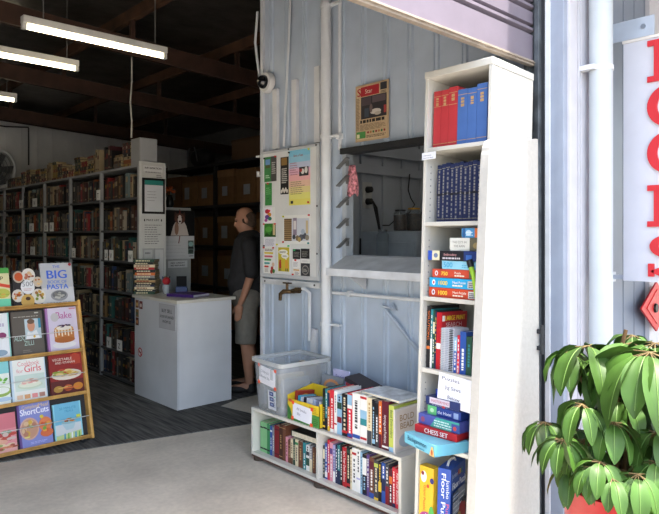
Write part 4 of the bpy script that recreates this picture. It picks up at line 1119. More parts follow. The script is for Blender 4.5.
# white board leaning on the bookcase side ----------------------------------
bd = thing('white_board', 'tall white plastic board with a rounded top corner standing against the bookcase side', 'board', T(2.228, 1.502, 0.0))
poly = [(0, 0), (.13, 1.85), (.138, 1.91)]
for k in range(7):
    a = R(180 - 15 * k); poly.append((.205 + .062 * math.cos(a), 1.925 + .058 * math.sin(a)))
poly += [(.56, 2.02), (.58, 0)]
MB().prism(poly, 0, .048).build('panel', mat('#b0aea9', 0.45, 0.03, 45, 0, 0.12), bd, bevel=0.004)
MB().box(.40, .46, -.004, 0, .02, .05).build('label_tab', mat('#cfcdc8'), bd)
MB().tube([(.56, -.02, .98), (.56, -.02, 1.12)], .008, 8).box(.545, .575, -.02, 0, 1.0, 1.02).box(.545, .575, -.02, 0, 1.08, 1.10).build('latch', mat('#3a3c40', .4, .1, 9, .6), bd)

# =================================================================== SIGN, FLAG AND BRACKETS ON THE FACADE
sgn = thing('blade_sign', 'white hanging sign with tall red letters standing out from the facade', 'sign', T(3.578, 1.415, 1.30) @ RZ(-90))
MB().box(0, .62, 0, .04, 0, 1.325).build('panel', mat('#d3d2da', .4, .02), sgn, bevel=.002)
MB().box(-.003, .623, -.006, .046, 1.325, 1.34).build('edge_trim', mat('#e6e0da', .5), sgn)
RED = mat('#d2333a', .4, .03)
def letter(ch, zb):
    """slab-serif capital about 0.225 tall"""
    H, W, s, y0, y1 = .225, .21, .05, -.014, 0
    x0 = .136
    m_ = MB()
    def arc(cx, cz, rx, rz, t, a0, a1, n=18):
        o_, i_ = [], []
        for k in range(n + 1):
            a = R(a0 + (a1 - a0) * k / n)
            o_.append((cx + rx * math.cos(a), cz + rz * math.sin(a))); i_.append((cx + (rx - t) * math.cos(a), cz + (rz - t * .8) * math.sin(a)))
        for k in range(n):
            m_.prism([o_[k], o_[k + 1], i_[k + 1], i_[k]], y0, y1)
    if ch in 'BK':
        m_.box(x0 + .03, x0 + .03 + s, y0, y1, zb, zb + H)
        m_.box(x0 - .004, x0 + .03, y0 + .0005, y1, zb, zb + .03).box(x0 - .004, x0 + .03, y0 + .0005, y1, zb + H - .03, zb + H)
        m_.box(x0 + .08, x0 + .115, y0 + .0008, y1, zb, zb + .03).box(x0 + .08, x0 + .115, y0 + .0008, y1, zb + H - .03, zb + H)
    if ch == 'B':
        arc(x0 + .10, zb + H * .74, .085, H * .26, .04, -90, 90); arc(x0 + .10, zb + H * .25, .105, H * .25, .045, -90, 90)
        m_.box(x0 + .08, x0 + .12, y0, y1, zb + H * .46, zb + H * .54)
    if ch == 'K':
        m_.prism([(x0 + .07, zb + H * .42), (x0 + .15, zb + H), (x0 + .20, zb + H), (x0 + .09, zb + H * .38)], y0, y1)
        m_.prism([(x0 + .09, zb + H * .55), (x0 + .13, zb + H * .62), (x0 + .22, zb), (x0 + .155, zb)], y0, y1)
    if ch == 'O': arc(x0 + .105, zb + H / 2, .11, H / 2, .05, 0, 360, 36)
    if ch == 'S':
        arc(x0 + .10, zb + H * .73, .092, H * .27, .045, 30, 265); arc(x0 + .10, zb + H * .27, .1, H * .27, .045, -150, 90)
        m_.box(x0 + .0, x0 + .03, y0, y1, zb, zb + .07)
    o_ = m_.build('letter', RED, sgn); o_['label'] = 'red raised letter ' + ch
for ch, z in (('B', 1.085), ('O', .835), ('O', .585), ('K', .300), ('S', .03)): letter(ch, z)
MB().box(-.07, .0, .01, .03, .005, .03).box(-.075, -.06, -.01, .05, -.01, .045).build('lower_bracket', mat('#b8bec8', .4, .05, 9, .3), sgn)
bk = thing('sign_bracket', 'flat grey steel arm bolted above the white sign', 'bracket', T(3.566, 1.487, 2.64) @ RZ(-90))
MB().box(0, .24, 0, .008, 0, .108).build('plate', mat('#b9c2d0', .4, .05, 9, .1), bk, bevel=.001)
MB().lathe([(.013, 0), (.013, .010)], 6, 0, T(.185, 0, .055) @ RX(90)).build('bolt', mat('#9aa2ae', .3, .1, 9, .7), bk)
fl = thing('red_diamond_sign', 'small red diamond shaped sign with black bolt below the white sign', 'sign', T(4.11, 1.44, 1.105))
dm = [(-.23, .01), (.02, .16), (.24, .0), (.02, -.15)]
MB().prism(dm, -.012, 0).build('panel', mat('#cc2a2c', .4, .1, 20), fl, bevel=.002)
MB().prism([(-.15, .008), (.02, .115), (.17, 0), (.02, -.105)], -.016, -.012).build('raised_face', mat('#d0302f', .35, .1, 20), fl)
MB().lathe([(.03, 0), (.026, .012)], 14, 0, T(-.02, -.016, .0) @ RX(90)).build('bolt', mat('#2a2020', .4, .1, 9, .4), fl)
MB().box(-.01, .01, 0, .025, -.02, .02).build('spacer', mat('#2a2020', .4), fl)

# =================================================================== COOKBOOK RACK
PINE = mat('#c99a52', 0.45, 0.12, 14)
LEANR = 15.5
RK = T(0.62, 4.66, 0.05) @ RX(-LEANR)           # local x along the rack, z up its slope
RW = 1.28
rk = thing('cookbook_rack', 'slanted pine display rack on castors full of cookbooks facing out', 'display rack', RK)
RAILS = [0.0, 0.325, 0.648, 1.012]
for x in (0, RW - 0.024): MB().box(x, x + 0.024, -0.035, 0.05, -0.03, 1.03).build('post', PINE, rk, bevel=0.006)
for z in RAILS: MB().box(0.024, RW - 0.024, -0.035, 0.03, z - 0.020, z).box(0.024, RW - 0.024, -0.035, -0.02, z - 0.022, z + .004).build('rail', PINE, rk, bevel=0.003)
BK_ = mat('#2e2c2d', 0.7)
MB().box(0.024, RW - 0.024, 0.03, 0.04, -0.022, 1.0).build('back_panel', BK_, rk)
MB().box(0.06, RW - 0.06, 0.03, 0.04, 1.012, 1.20).build('top_back_panel', BK_, rk)
for z in (0.14, 0.465, 0.79): MB().tube([(0.024, -0.030, z), (RW - 0.024, -0.030, z)], 0.0028, 8).build('wire', mat('#c9cacb', .3, .03), rk)
lg_ = MB()
for x in (0.06, RW - 0.09): lg_.box(x, x + 0.03, .04, .08, 0, 1.0, 0, RX(2 * LEANR) @ T(0, .26, -.0))
for x in (0.05, RW - 0.05):
    f_ = MB()
    yy = 0.56
    f_.tube([(x, .05, .98), (x, .52, .12)], .014, 8)
    f_.build('rear_leg', PINE, rk)
for x in (0.06, RW - 0.075):
    for yv, zz in ((0.0, 0),):
        w_ = MB().lathe([(0.0, -.012), (.028, -.012), (.03, -.006), (.03, .006), (.028, .012), (0.0, .012)], 18, 0, RX(LEANR) @ T(x, -.005, -.020 - .0) @ RZ(20) @ RY(90), caps=False)
        c_ = w_.build('castor', mat('#2b2b2d', .5), rk, smooth=True)
        MB().box(x - .012, x + .012, -.02, .012, -.03, -.016).build('castor_fork', mat('#77797c', .4, .1, 9, .6), rk)

def cookbook(label, x0, x1, row, h, base, draw, edge=None, tilt=0, th=.022):
    w = x1 - x0
    z = RAILS[row] + 0.001
    t = thing('cookbook', label, 'cookbook', RK @ T(x0 - 0.62, .027 - th, z) @ RY(tilt), 'cookbooks on the pine rack')
    b = MB().box(0, w, 0, .002, 0, h).box(0, w, th - .002, th, 0, h).box(0, .002, .002, th - .002, 0, h)
    b.build('cover', mat(edge or base, .35, .04), t)
    MB().box(.003, w - .003, .002, th - .002, .003, h - .003).build('pages', PAGE, t)
    p = Print(-.0003, .0003)
    p.rect(0, w, 0, h, base)
    draw(p, w, h)
    p.build('cover_print', t)

def food(p, x, z, r, cols, seed, n=10, rz=None):
    rnd = random.Random(seed)
    for i in range(n):
        a = rnd.uniform(0, 2 * PI); q = r * math.sqrt(rnd.random())
        p.disc(x + q * math.cos(a), z + q * math.sin(a) * (rz or r) / r, r * rnd.uniform(.2, .42), (rz or r) * rnd.uniform(.2, .42), cols[i % len(cols)], 10)

def c_big(p, w, h):
    p.rect(.005, w, 0, h * .4, '#c9cad0').text('THE', w * .5, h * .88, .022, '#5a74c8', bold=.0006).text('BIG', w * .5, h * .62, .068, '#3f67d8', w=w * .62, bold=.002).text('BOOK OF', w * .5, h * .50, .026, '#6f8ad0', w=w * .6, bold=.0006).text('PASTA', w * .5, h * .36, .04, '#4f76d8', w=w * .66, bold=.0015)
    p.disc(w * .52, h * .20, w * .27, h * .13, '#8f9096').disc(w * .52, h * .22, w * .22, h * .09, '#6a6b70'); food(p, w * .52, h * .21, w * .17, ['#a9a9a4', '#b9b8b2', '#7d7c78'], 3, 12, h * .07)
    p.disc(w * .93, h * .95, w * .05, w * .05, '#a8323a').bars(w * .1, w * .9, h * .02, h * .06, 1, '#9a9ba4', 4)
cookbook('silver cookbook with big blue lettering on pasta, top row end', 1.632, 1.872, 3, .325, '#b7b9c0', c_big)
def c_500(p, w, h):
    for x, z, r, c in ((.22, .82, .17, '#b9a99b'), (.58, .86, .2, '#d6d3d0'), (.9, .66, .15, '#c7b9a8'), (.15, .3, .18, '#cfcac6'), (.88, .25, .22, '#d9d5cf'), (.48, .14, .2, '#c9a45a')):
        p.disc(w * x, h * z, w * r * 1.2, h * r * .98, c)
    p.disc(w * .22, h * .82, w * .15, h * .12, '#c4562c'); food(p, w * .58, h * .86, w * .17, ['#b5705a', '#d0b08a', '#8a4a3a'], 5, 8); food(p, w * .9, h * .66, w * .12, ['#b86a3a', '#e0c08a'], 6, 6); food(p, w * .15, h * .3, w * .15, ['#b0502a', '#c98a3a', '#8a5a2a'], 7, 9); food(p, w * .88, h * .25, w * .19, ['#c9a24a', '#9a6a3a', '#7a8a3a'], 8, 9); p.disc(w * .48, h * .2, w * .09, h * .05, '#4a3226')
    p.disc(w * .5, h * .52, w * .25, h * .2, '#dfe0e6').text('500', w * .5, h * .54, .038, '#7a808c').bars(w * .35, w * .65, h * .42, h * .5, 2, '#c79aa0', 9, .4)
cookbook('dark cookbook covered in bowls of food with 500 on a white plate, top row', 1.43, 1.628, 3, .275, '#2f2a2e', c_500)
def c_green(p, w, h):
    p.rect(0, w, 0, h * .22, '#6fcfae').rect(0, w, h * .22, h * .9, '#d9d3a8').rect(0, w, h * .86, h, '#4a9a4a').text('chop', w * .62, h * .72, .03, '#3a3a36', bold=.0006)
    p.poly([(w * .2, h * .62), (w, h * .48), (w, h * .56), (w * .2, h * .70)], '#d8503a').disc(w * .75, h * .36, w * .24, h * .12, '#b9c05a'); food(p, w * .7, h * .33, w * .2, ['#9ab04a', '#d0a84a', '#b5622a'], 10, 10, h * .08)
cookbook('cookbook with mint base strip and red chilli, top row next to the bowls', 1.19, 1.408, 3, .30, '#cfd8b8', c_green)
cookbook('pale green topped cookbook leaning behind the mint one in the top row', .93, 1.17, 3, .33, '#7fbf5a', lambda p, w, h: p.rect(0, w, 0, h * .7, '#b9b4d0').disc(w * .5, h * .4, w * .3, h * .15, '#d8d2c0'))
def c_bake(p, w, h):
    p.rect(w * .07, w, 0, h, '#cfc6da').text('Bake', w * .58, h * .74, .055, '#b86aa0', w=w * .5, bold=.001).disc(w * .28, h * .78, w * .13, h * .1, '#bdb9bd')
    p.disc(w * .52, h * .14, w * .38, h * .08, '#dad8dc').rect(w * .22, w * .86, h * .24, h * .48, '#b8743a').disc(w * .54, h * .25, w * .33, h * .07, '#a8622e').disc(w * .54, h * .50, w * .31, h * .08, '#d09a5a')
    for i in range(6): p.rect(w * (.25 + .1 * i), w * (.29 + .1 * i), h * (.33 + .03 * (i % 2)), h * .50, '#e6d6bc')
    p.disc(w * .54, h * .52, w * .25, h * .05, '#e3dbd0'); food(p, w * .54, h * .57, w * .19, ['#2a2440', '#3a3258', '#57324a'], 12, 14, h * .035)
    p.rect(w * .75, w * .95, h * .94, h * .97, '#c98a9a')
cookbook('lilac baking cookbook with glazed berry cake, end of the second row', 1.64, 1.872, 2, .335, '#a978b4', c_bake)
def c_grey(p, w, h):
    p.rect(w * .03, w, 0, h, '#5d564f').rect(w * .42, w * .93, h * .36, h * .82, '#b9c9d2').disc(w * .62, h * .66, w * .12, h * .13, '#c98f72').disc(w * .62, h * .76, w * .12, h * .06, '#6a5344').poly([(w * .43, h * .36), (w * .5, h * .54), (w * .62, h * .5), (w * .78, h * .56), (w * .88, h * .36)], '#e2e4e8').disc(w * .70, h * .41, w * .04, h * .03, '#d8b03a').rect(w * .85, w * .93, h * .6, h * .82, '#3f8aa8')
    p.text('ALDO', w * .06, h * .34, .036, '#a9c4bd', align='L', w=w * .36).text('ZILLI', w * .36, h * .22, .036, '#a9c4bd', align='L', w=w * .3).bars(w * .08, w * .92, h * .87, h * .90, 1, '#a9a49c', 3).bars(w * .3, w * .6, h * .06, h * .14, 2, '#7d766f', 4).rect(w * .75, w * .88, h * .94, h * .965, '#c9c4bc')
cookbook('taupe cookbook with photo of smiling person in white shirt, second row', 1.395, 1.615, 2, .325, '#4a3f3a', c_grey)
def c_white(p, w, h):
    p.rect(0, w, 0, h, '#dfe2e8').bars(w * .2, w * .9, h * .7, h * .85, 1, '#b7aec8', 3, .5).disc(w * .78, h * .5, w * .12, h * .07, '#8a3a6a').disc(w * .7, h * .12, w * .2, h * .07, '#8aa0b4').rect(w * .96, w, 0, h, '#8fc9c2')
cookbook('white cookbook with purple berry next to the taupe one, second row', 1.15, 1.382, 2, .325, '#dfe2e8', c_white)
def c_girls(p, w, h):
    p.rect(w * .06, w * .97, 0, h, '#e2e4e0').rect(w * .10, w * .95, h * .24, h * .62, '#c6d6cd').text('Cookbook', w * .52, h * .84, .034, '#d8868c', w=w * .62).text('for', w * .26, h * .68, .028, '#d8868c').text('Girls', w * .63, h * .68, .050, '#d8646c', w=w * .48, bold=.0006)
    p.disc(w * .52, h * .36, w * .36, h * .09, '#bfcdb8').disc(w * .52, h * .38, w * .32, h * .07, '#d9ddcc'); food(p, w * .52, h * .44, w * .24, ['#e2cfc0', '#d99a94', '#e6ddd2', '#c9a08a'], 14, 18, h * .07)
    for i in range(4): p.rect(w * (.12 + .21 * i), w * (.28 + .21 * i), h * .05, h * .15, ['#d9b9a0', '#cf9a6a', '#d88a8a', '#a97a6a'][i])
cookbook('pale cookbook with pink lettering and salad bowl, third row', 1.365, 1.605, 1, .298, '#b9cfe0', c_girls)
def c_veg(p, w, h):
    p.rect(0, w, 0, h * .34, '#5a1f1c').disc(w * .80, h * .85, w * .16, h * .14, '#b5402a').rect(w * .66, w * .95, h * .72, h * .96, '#a83c28').text('VEGETABLE', w * .40, h * .84, .019, '#e0cfc0', w=w * .6).text('AND VITARIAN', w * .48, h * .755, .019, '#e0cfc0', w=w * .6)
    p.disc(w * .5, h * .48, w * .46, h * .13, '#d9cfc0'); food(p, w * .5, h * .54, w * .36, ['#d0a84a', '#c9b06a', '#8a9a3a', '#b5462a', '#e0c88a'], 15, 26, h * .09)
    p.disc(w * .2, h * .14, w * .14, h * .08, '#a8823a').disc(w * .5, h * .15, w * .13, h * .08, '#b5502a').disc(w * .8, h * .16, w * .15, h * .09, '#c07a2a'); food(p, w * .5, h * .14, w * .34, ['#7a3a1a', '#c9a05a', '#d06a3a'], 16, 9, h * .04)
cookbook('dark red vegetable cookbook with plate of noodles, end of the third row', 1.632, 1.875, 1, .300, '#8a2420', c_veg)
def c_leaf(p, w, h):
    p.rect(0, w, 0, h * .72, '#dfe5de').rect(0, w, h * .72, h, '#7fc4c9').disc(w * .72, h * .3, w * .3, h * .12, '#8aa64a').disc(w * .72, h * .33, w * .26, h * .08, '#e2e6e0'); food(p, w * .82, h * .58, w * .14, ['#5aa03a', '#7fc04a'], 17, 7, h * .09); p.disc(w * .8, h * .12, w * .25, h * .05, '#a9c0d8')
cookbook('turquoise topped cookbook with green leaves, third row beside the pink lettered one', 1.13, 1.355, 1, .30, '#cfe0dc', c_leaf)
def c_short(p, w, h):
    p.rect(w * .07, w, 0, h, '#7d83c0').text('Complete', w * .40, h * .885, .026, '#d8b87a', w=w * .5).text('Meal', w * .80, h * .885, .026, '#d8b87a', w=w * .3).text('ShortCuts', w * .52, h * .745, .044, '#ecebf2', w=w * .86, bold=.001)
    p.disc(w * .32, h * .42, w * .29, h * .26, '#c9a090').disc(w * .32, h * .42, w * .25, h * .22, '#b98a70'); food(p, w * .32, h * .42, w * .2, ['#a8705a', '#d0b08a', '#8a9a4a', '#c9a03a'], 18, 18, h * .17)
    p.disc(w * .80, h * .46, w * .2, h * .17, '#d87a4a').disc(w * .82, h * .26, w * .2, h * .1, '#c9653a'); food(p, w * .8, h * .42, w * .14, ['#e0a03a', '#6a9a3a', '#c9502a'], 19, 10, h * .12); p.disc(w * .7, h * .65, w * .06, h * .04, '#d8c23a').bars(w * .3, w * .9, h * .06, h * .12, 2, '#a9aee0', 6)
    p.rect(w * .14, w * .3, h * .22, h * .25, '#d8cf7a')
cookbook('blue violet cookbook with round dish and white lettering, bottom row', 1.39, 1.615, 0, .30, '#5a3f7d', c_short, tilt=-1)
def c_30(p, w, h):
    p.rect(w * .04, w * .95, 0, h, '#6fb4d0').text('30 MINUTE', w * .52, h * .82, .018, '#3f8ab0', w=w * .6).text('MEALS', w * .56, h * .74, .018, '#3f8ab0', w=w * .3)
    p.rect(w * .04, w * .95, h * .14, h * .42, '#c9cdd0').poly([(w * .04, 0), (w * .95, 0), (w * .95, h * .2), (w * .04, h * .12)], '#b9c98a')
    for i in range(5): p.poly([(w * (.3 + .13 * i), 0), (w * (.36 + .13 * i), 0), (w * (.37 + .13 * i), h * .17), (w * (.32 + .13 * i), h * .16)], ['#3f8fb8', '#6aa84a', '#dfe6e8'][i % 3])
    p.poly([(w * .25, h * .45), (w * .78, h * .47), (w * .66, h * .26), (w * .40, h * .25)], '#a9c4cc').disc(w * .52, h * .46, w * .27, h * .05, '#8ab0ba'); food(p, w * .52, h * .51, w * .2, ['#b8502a', '#c9823a', '#8a3a22', '#6a8a3a'], 20, 14, h * .05)
    p.rect(w * .8, w * .95, h * .55, h * .63, '#c9d24a')
cookbook('sky blue thirty minute meals cookbook with bowl, end of the bottom row', 1.63, 1.832, 0, .262, '#8fcfe0', c_30)
def c_pink(p, w, h):
    p.rect(0, w, h * .6, h, '#c9707a').rect(0, w, 0, h * .2, '#d8a09a'); food(p, w * .6, h * .4, w * .34, ['#b5463a', '#d8a08a', '#7a9a7a', '#c9b0a8', '#a83a3a'], 21, 24, h * .14); food(p, w * .6, h * .15, w * .35, ['#c97a5a', '#d8c0a0', '#9a4a3a', '#8a9a5a'], 22, 16, h * .08)
cookbook('pink cookbook with red and green food, bottom row beside the blue violet one', 1.16, 1.372, 0, .265, '#d88a90', c_pink)

# =================================================================== SHOP SHELVING
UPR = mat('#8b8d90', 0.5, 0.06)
SHF = mat('#4a4c4f', 0.55, 0.06)  # darker than the uprights: shade on the shelf edges put into the colour
BAYS = [(5.845, 6.765), (6.765, 7.675), (7.675, 8.585), (8.585, 9.475), (9.475, 10.365), (10.365, 11.15)]
SHZ = [0.05, 0.335, 0.655, 0.965, 1.29, 1.61, 1.945, 2.27]
BD = 0.28
bayname = ['nearest the counter', 'second from the counter', 'third from the counter', 'fourth from the counter', 'fifth from the counter', 'at the far end']
for bi, (ya, yb) in enumerate(BAYS):
    W = yb - ya
    F = FW(2.85, yb, 0)
    t = thing('shelving_bay', f'tall grey metal shelving bay full of books, {bayname[bi]}', 'bookshelf', F, 'shelving bays along the shop')
    MB().box(W - .03, W - .002, -.004, .03, 0, 2.268).build('upright', UPR, t)
    if bi == len(BAYS) - 1: MB().box(0, .03, -.004, .03, 0, 2.285).build('upright', UPR, t)
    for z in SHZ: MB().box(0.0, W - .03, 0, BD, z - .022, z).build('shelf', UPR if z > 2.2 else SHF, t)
    MB().box(0, W - .002, BD, BD + .008, 0, 2.27).build('back_panel', mat('#3a3a3b', .7), t)
    MB().box(0, W - .03, .02, .035, 0, .028).build('kickboard', mat('#2a2a2b', .7), t)
ep = thing('end_panel', 'pale grey end panel of the shelving, covered with notices', 'panel', FW(2.845, 5.84, 0) @ RZ(90))
MB().box(0, .29, -.018, 0, 0, 2.30).build('panel', mat('#c3c4c3', .5, .04), ep, bevel=.002)
gb = thing('speaker_box', 'plain grey box standing on the end of the nearest shelving bay', 'box', T(2.86, 5.845, 2.271))
MB().box(0, .19, 0, .20, 0, .27).build('case', mat('#8d8e8f', .5, .04), gb, bevel=.004)
MB().box(.01, .18, -.004, 0, .01, .26).build('front_cover', mat('#959697', .5, .03), gb)

DARKS = ['black', 'dark grey', 'navy', 'dark red', 'maroon', 'dark green', 'brown', 'cream', 'white', 'red', 'tan', 'grey', 'teal', 'orange', 'blue', 'black', 'dark brown', 'dark grey', 'black', 'crimson', 'pale blue', 'cream', 'dark grey', 'black']
rnd = random.Random(11)
# shelved stock: darker and browner covers than the books by the door
def darken(h):
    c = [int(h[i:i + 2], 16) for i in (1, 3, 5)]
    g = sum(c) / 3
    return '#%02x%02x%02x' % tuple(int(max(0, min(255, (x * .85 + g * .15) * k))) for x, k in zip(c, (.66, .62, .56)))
DARK_PAL = {k: darken(h) for k, h in PAL.items()}
DARK_PAGE = mat('#a0906c', .85, .1, 60)
def plain_book(mb, M, w, d, h, c, rn):
    """one book with cover, page block and a band on its spine: material slots 0 cover, 1 pages, 2 band"""
    mb.box(0, w, 0, d, 0, h, 0, M)
    mb.quad((.003, .004, h + .0004), (w - .003, .004, h + .0004), (w - .003, d, h + .0004), (.003, d, h + .0004), 1, M)
    a = rn.uniform(.45, .7) * h; b = a + rn.uniform(.08, .25) * h
    mb.quad((.15 * w, -.0006, a), (.85 * w, -.0006, a), (.85 * w, -.0006, b), (.15 * w, -.0006, b), 2, M)
    mb.quad((.2 * w, -.0006, .1 * h), (.8 * w, -.0006, .1 * h), (.8 * w, -.0006, .16 * h), (.2 * w, -.0006, .16 * h), 2, M)
def shelf_specs(W, rn, lo=.030, hi=.062):
    x, out = .012, []
    while True:
        w = rn.uniform(lo, hi)
        if x + w > W - .04: break
        out.append((x, w, rn.uniform(.195, .262), rn.choice(DARKS), rn.uniform(.0, .035)))
        x += w + .0015 + (rn.uniform(.01, .05) if rn.random() < .06 else 0)
    return out
def far_book(label, M, w, d, h, c, rn, group):
    mb = MB(); plain_book(mb, I4, w, d, h, c, rn)
    bandc = rn.choice(['cream', 'tan', 'white', 'yellow', 'grey', 'red', 'orange']) if c not in ('cream', 'white', 'tan') else rn.choice(['black', 'dark red', 'brown'])
    o = mb.build('book', [mat(DARK_PAL[c], .5, .04, 14), DARK_PAGE, mat(DARK_PAL[bandc], .5, .04, 14)])
    o.matrix_world = M
    tag(o, label, 'book', group)
rowname = {0: 'bottom', 1: 'sixth', 2: 'fifth', 3: 'fourth', 4: 'third', 5: 'second', 6: 'top'}
stuff = {}
def stuff_book(M, w, d, h, c):
    if c not in stuff: stuff[c] = MB()
    plain_book(stuff[c], M, w, d, h, c, rnd)
for bi, (ya, yb) in enumerate(BAYS):
    W = yb - ya
    F = FW(2.85, yb, 0)
    for r in range(7):
        sp = shelf_specs(W, rnd, .038 if bi == 0 else .032, .066)
        n = len(sp)
        single = bi == 0 or (bi == 1 and r >= 4)
        for k, (x, w, h, c, y) in enumerate(sp):
            M = F @ T(x, .012 + y, SHZ[r] + .0005)
            if single:
                where = 'counter-end bay' if bi == 0 else 'second bay'
                far_book(f'{c} book, {ORD[n - k]} from the counter side on the {rowname[r]} shelf of the {where}', M, w, .17, h, c, rnd, f'books on the {rowname[r]} shelf of the {where}')
            else:
                stuff_book(M, w, .17, h, c)
# piles on top of the shelving
pile_no = {0: 0, 1: 0}
for bi, (ya, yb) in enumerate(BAYS[:5]):
    W = yb - ya
    F = FW(2.85, yb, 0)
    x = .02
    seg = 0
    while x < W - (.26 if bi == 0 else .10):
        standing = (bi == 0 and seg == 0) or (bi == 1 and x > W - .42) or (bi == 2 and seg == 0)
        if standing:
            for q in range(4 if bi == 0 else 3):
                w = rnd.uniform(.035, .055); h = rnd.uniform(.21, .27)
                c = ('black', 'dark grey', 'maroon', 'black')[q] if bi == 0 else ('tan', 'cream', 'cream')[q % 3]
                if x + w > W - .04: break
                M = F @ T(x, .03, 2.2705)
                if bi < 2:
                    pile_no[bi] += 1
                    far_book(f'{c} upright book atop the {"counter-end" if bi == 0 else "second"} bay, {ORD[q + 1]} of its run', M, w, .16, h, c, rnd, f'books on top of the {"counter-end" if bi == 0 else "second"} bay')
                else: stuff_book(M, w, .16, h, c)
                x += w + .003
            x += .02
        else:
            L = rnd.uniform(.17, .22)
            z = 2.2705
            nb_ = rnd.randint(5, 7) if bi < 2 else rnd.randint(4, 7)
            seg_name = ('first', 'second', 'third', 'fourth', 'fifth')[min(seg, 4)]
            for q in range(nb_):
                th_ = rnd.uniform(.022, .042)
                c = rnd.choice(['cream', 'tan', 'dark red', 'black', 'navy', 'orange', 'brown', 'yellow', 'dark green', 'red', 'grey'])
                jit = rnd.uniform(0, .02)
                # a lying book: its spine edge faces the aisle
                M = F @ T(x + jit, .03 + rnd.uniform(0, .02), z) @ T(0, 0, th_) @ RY(90)
                if bi < 2:
                    far_book(f'{c} book {ORD[q + 1]} up in the {seg_name} pile from the fan, atop the {"counter-end" if bi == 0 else "second"} bay', M, th_, .13, L - .03, c, rnd, f'books on top of the {"counter-end" if bi == 0 else "second"} bay')
                else: stuff_book(M, th_, .13, L - .03, c)
                z += th_ + .001
            x += L + .012
        seg += 1
allmb = MB(); mats_ = [DARK_PAGE]; 
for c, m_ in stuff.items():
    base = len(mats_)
    mats_ += [mat(DARK_PAL[c], .5, .04, 14), mat(DARK_PAL['cream'] if c not in ('cream', 'white', 'tan') else DARK_PAL['brown'], .5, .04, 14)]
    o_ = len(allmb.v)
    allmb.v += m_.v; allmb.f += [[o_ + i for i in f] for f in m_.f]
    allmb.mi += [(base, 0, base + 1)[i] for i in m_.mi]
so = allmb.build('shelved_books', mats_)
tag(so, 'rows of many books filling the farther and lower shelves of the shelving', 'books', None, 'stuff')

# letter cards on the shelf edges
def card(s, bi, frac, z, wd=.07):
    ya, yb = BAYS[bi]
    t = thing('letter_card', f'white card with black letter {s} on the bay {bayname[bi]}', 'card', FW(2.845, yb - frac * (yb - ya), z), 'letter cards on the shelving')
    MB().box(0, wd * 1.15, -.002, 0, 0, .115).build('card', mat('#efefec', .6, .02), t)
    p = Print(-.0022, .0003); p.text(s, wd / 2, .025, .055, '#1c1c1e', bold=.001); p.build('letter', t)
card('U', 0, .12, 1.285, .07); card('V', 0, .25, 1.285, .09); card('W', 0, .75, 1.285, .09); card('Y', 0, .18, .34, .10); card('Z', 0, .46, .34, .11)
card('T', 1, .88, 1.95, .09); card('R', 2, .25, 1.61, .12); card('Q', 2, .03, 1.61, .12); card('O', 3, .35, 1.61, .16); card('N', 3, .50, 1.95, .16); card('P', 3, .40, 1.29, .16); card('S', 1, .08, 1.29, .10); card('M', 4, .85, 1.95, .14)

# notices on the end panel (faces the door)
EP = T(2.845, 5.822, 0)
def notice(name, label, x, z, w, h, hexc, draw, cat='notice', th=.003, M=EP):
    t = thing(name, label, cat, M @ T(x, -.0, z))
    MB().box(0, w, -th, 0, 0, h).build('sheet', mat(hexc, .6, .02), t)
    p = Print(-th - .0002, .0003); draw(p, w, h)
    if p.ms: p.build('print', t)
    return t
notice('notice_sheet', 'white sheet headed information at the top of the shelving end panel', .02, 2.14, .25, .15, '#b9b9b6', lambda p, w, h: p.rect(.02, .23, .06, .12, '#c9c9c8').text('INFORMATION', w / 2, .088, .02, '#3a3a3a', w=.18, bold=.0005).bars(.04, .22, .05, .075, 1, '#77777a', 3, .4).bars(.16, .23, .005, .04, 2, '#66666a', 4, .5))
fr = thing('framed_notice', 'black framed sheet with teal heading on the shelving end panel', 'notice', EP @ T(.025, 0, 1.775))
MB().box(0, .245, -.016, 0, 0, .36).build('frame', mat('#17171a', .4), fr, bevel=.002)
MB().box(.022, .223, -.0175, -.016, .022, .338).build('sheet', mat('#c3c6cb', .5, .02), fr)
p = Print(-.0178, .0003); p.rect(.022, .223, .29, .338, '#2c7a72').bars(.05, .15, .13, .25, 4, '#8d9096', 5, .2); p.build('print', fr)
notice('notice_sheet', 'white price list sheet below the black framed notice', .022, 1.44, .24, .31, '#bfc0bf', lambda p, w, h: p.text('PRICE LIST', w / 2, .262, .02, '#2c2c2e', w=.14, bold=.0006).disc(.03, .27, .007, .013, '#1c1c1e').disc(.215, .27, .007, .013, '#1c1c1e').bars(.03, .22, .03, .24, 9, '#6d6d70', 6, .3))
bh = thing('brochure_holder', 'pale two pocket brochure holder low on the shelving end panel', 'holder', EP @ T(.03, 0, 1.08))
MB().box(0, .105, -.02, 0, 0, .345).box(.12, .23, -.02, 0, 0, .345).build('holder_body', mat('#a6a7a8', .4), bh, bevel=.002)
p = Print(-.0205, .0003); p.rect(.01, .095, .01, .33, '#b9babb').rect(.13, .22, .01, .33, '#bcbdbf').rect(.17, .173, .05, .3, '#8fa6b5').bars(.02, .08, .29, .32, 1, '#77777a', 3); p.build('print', bh)

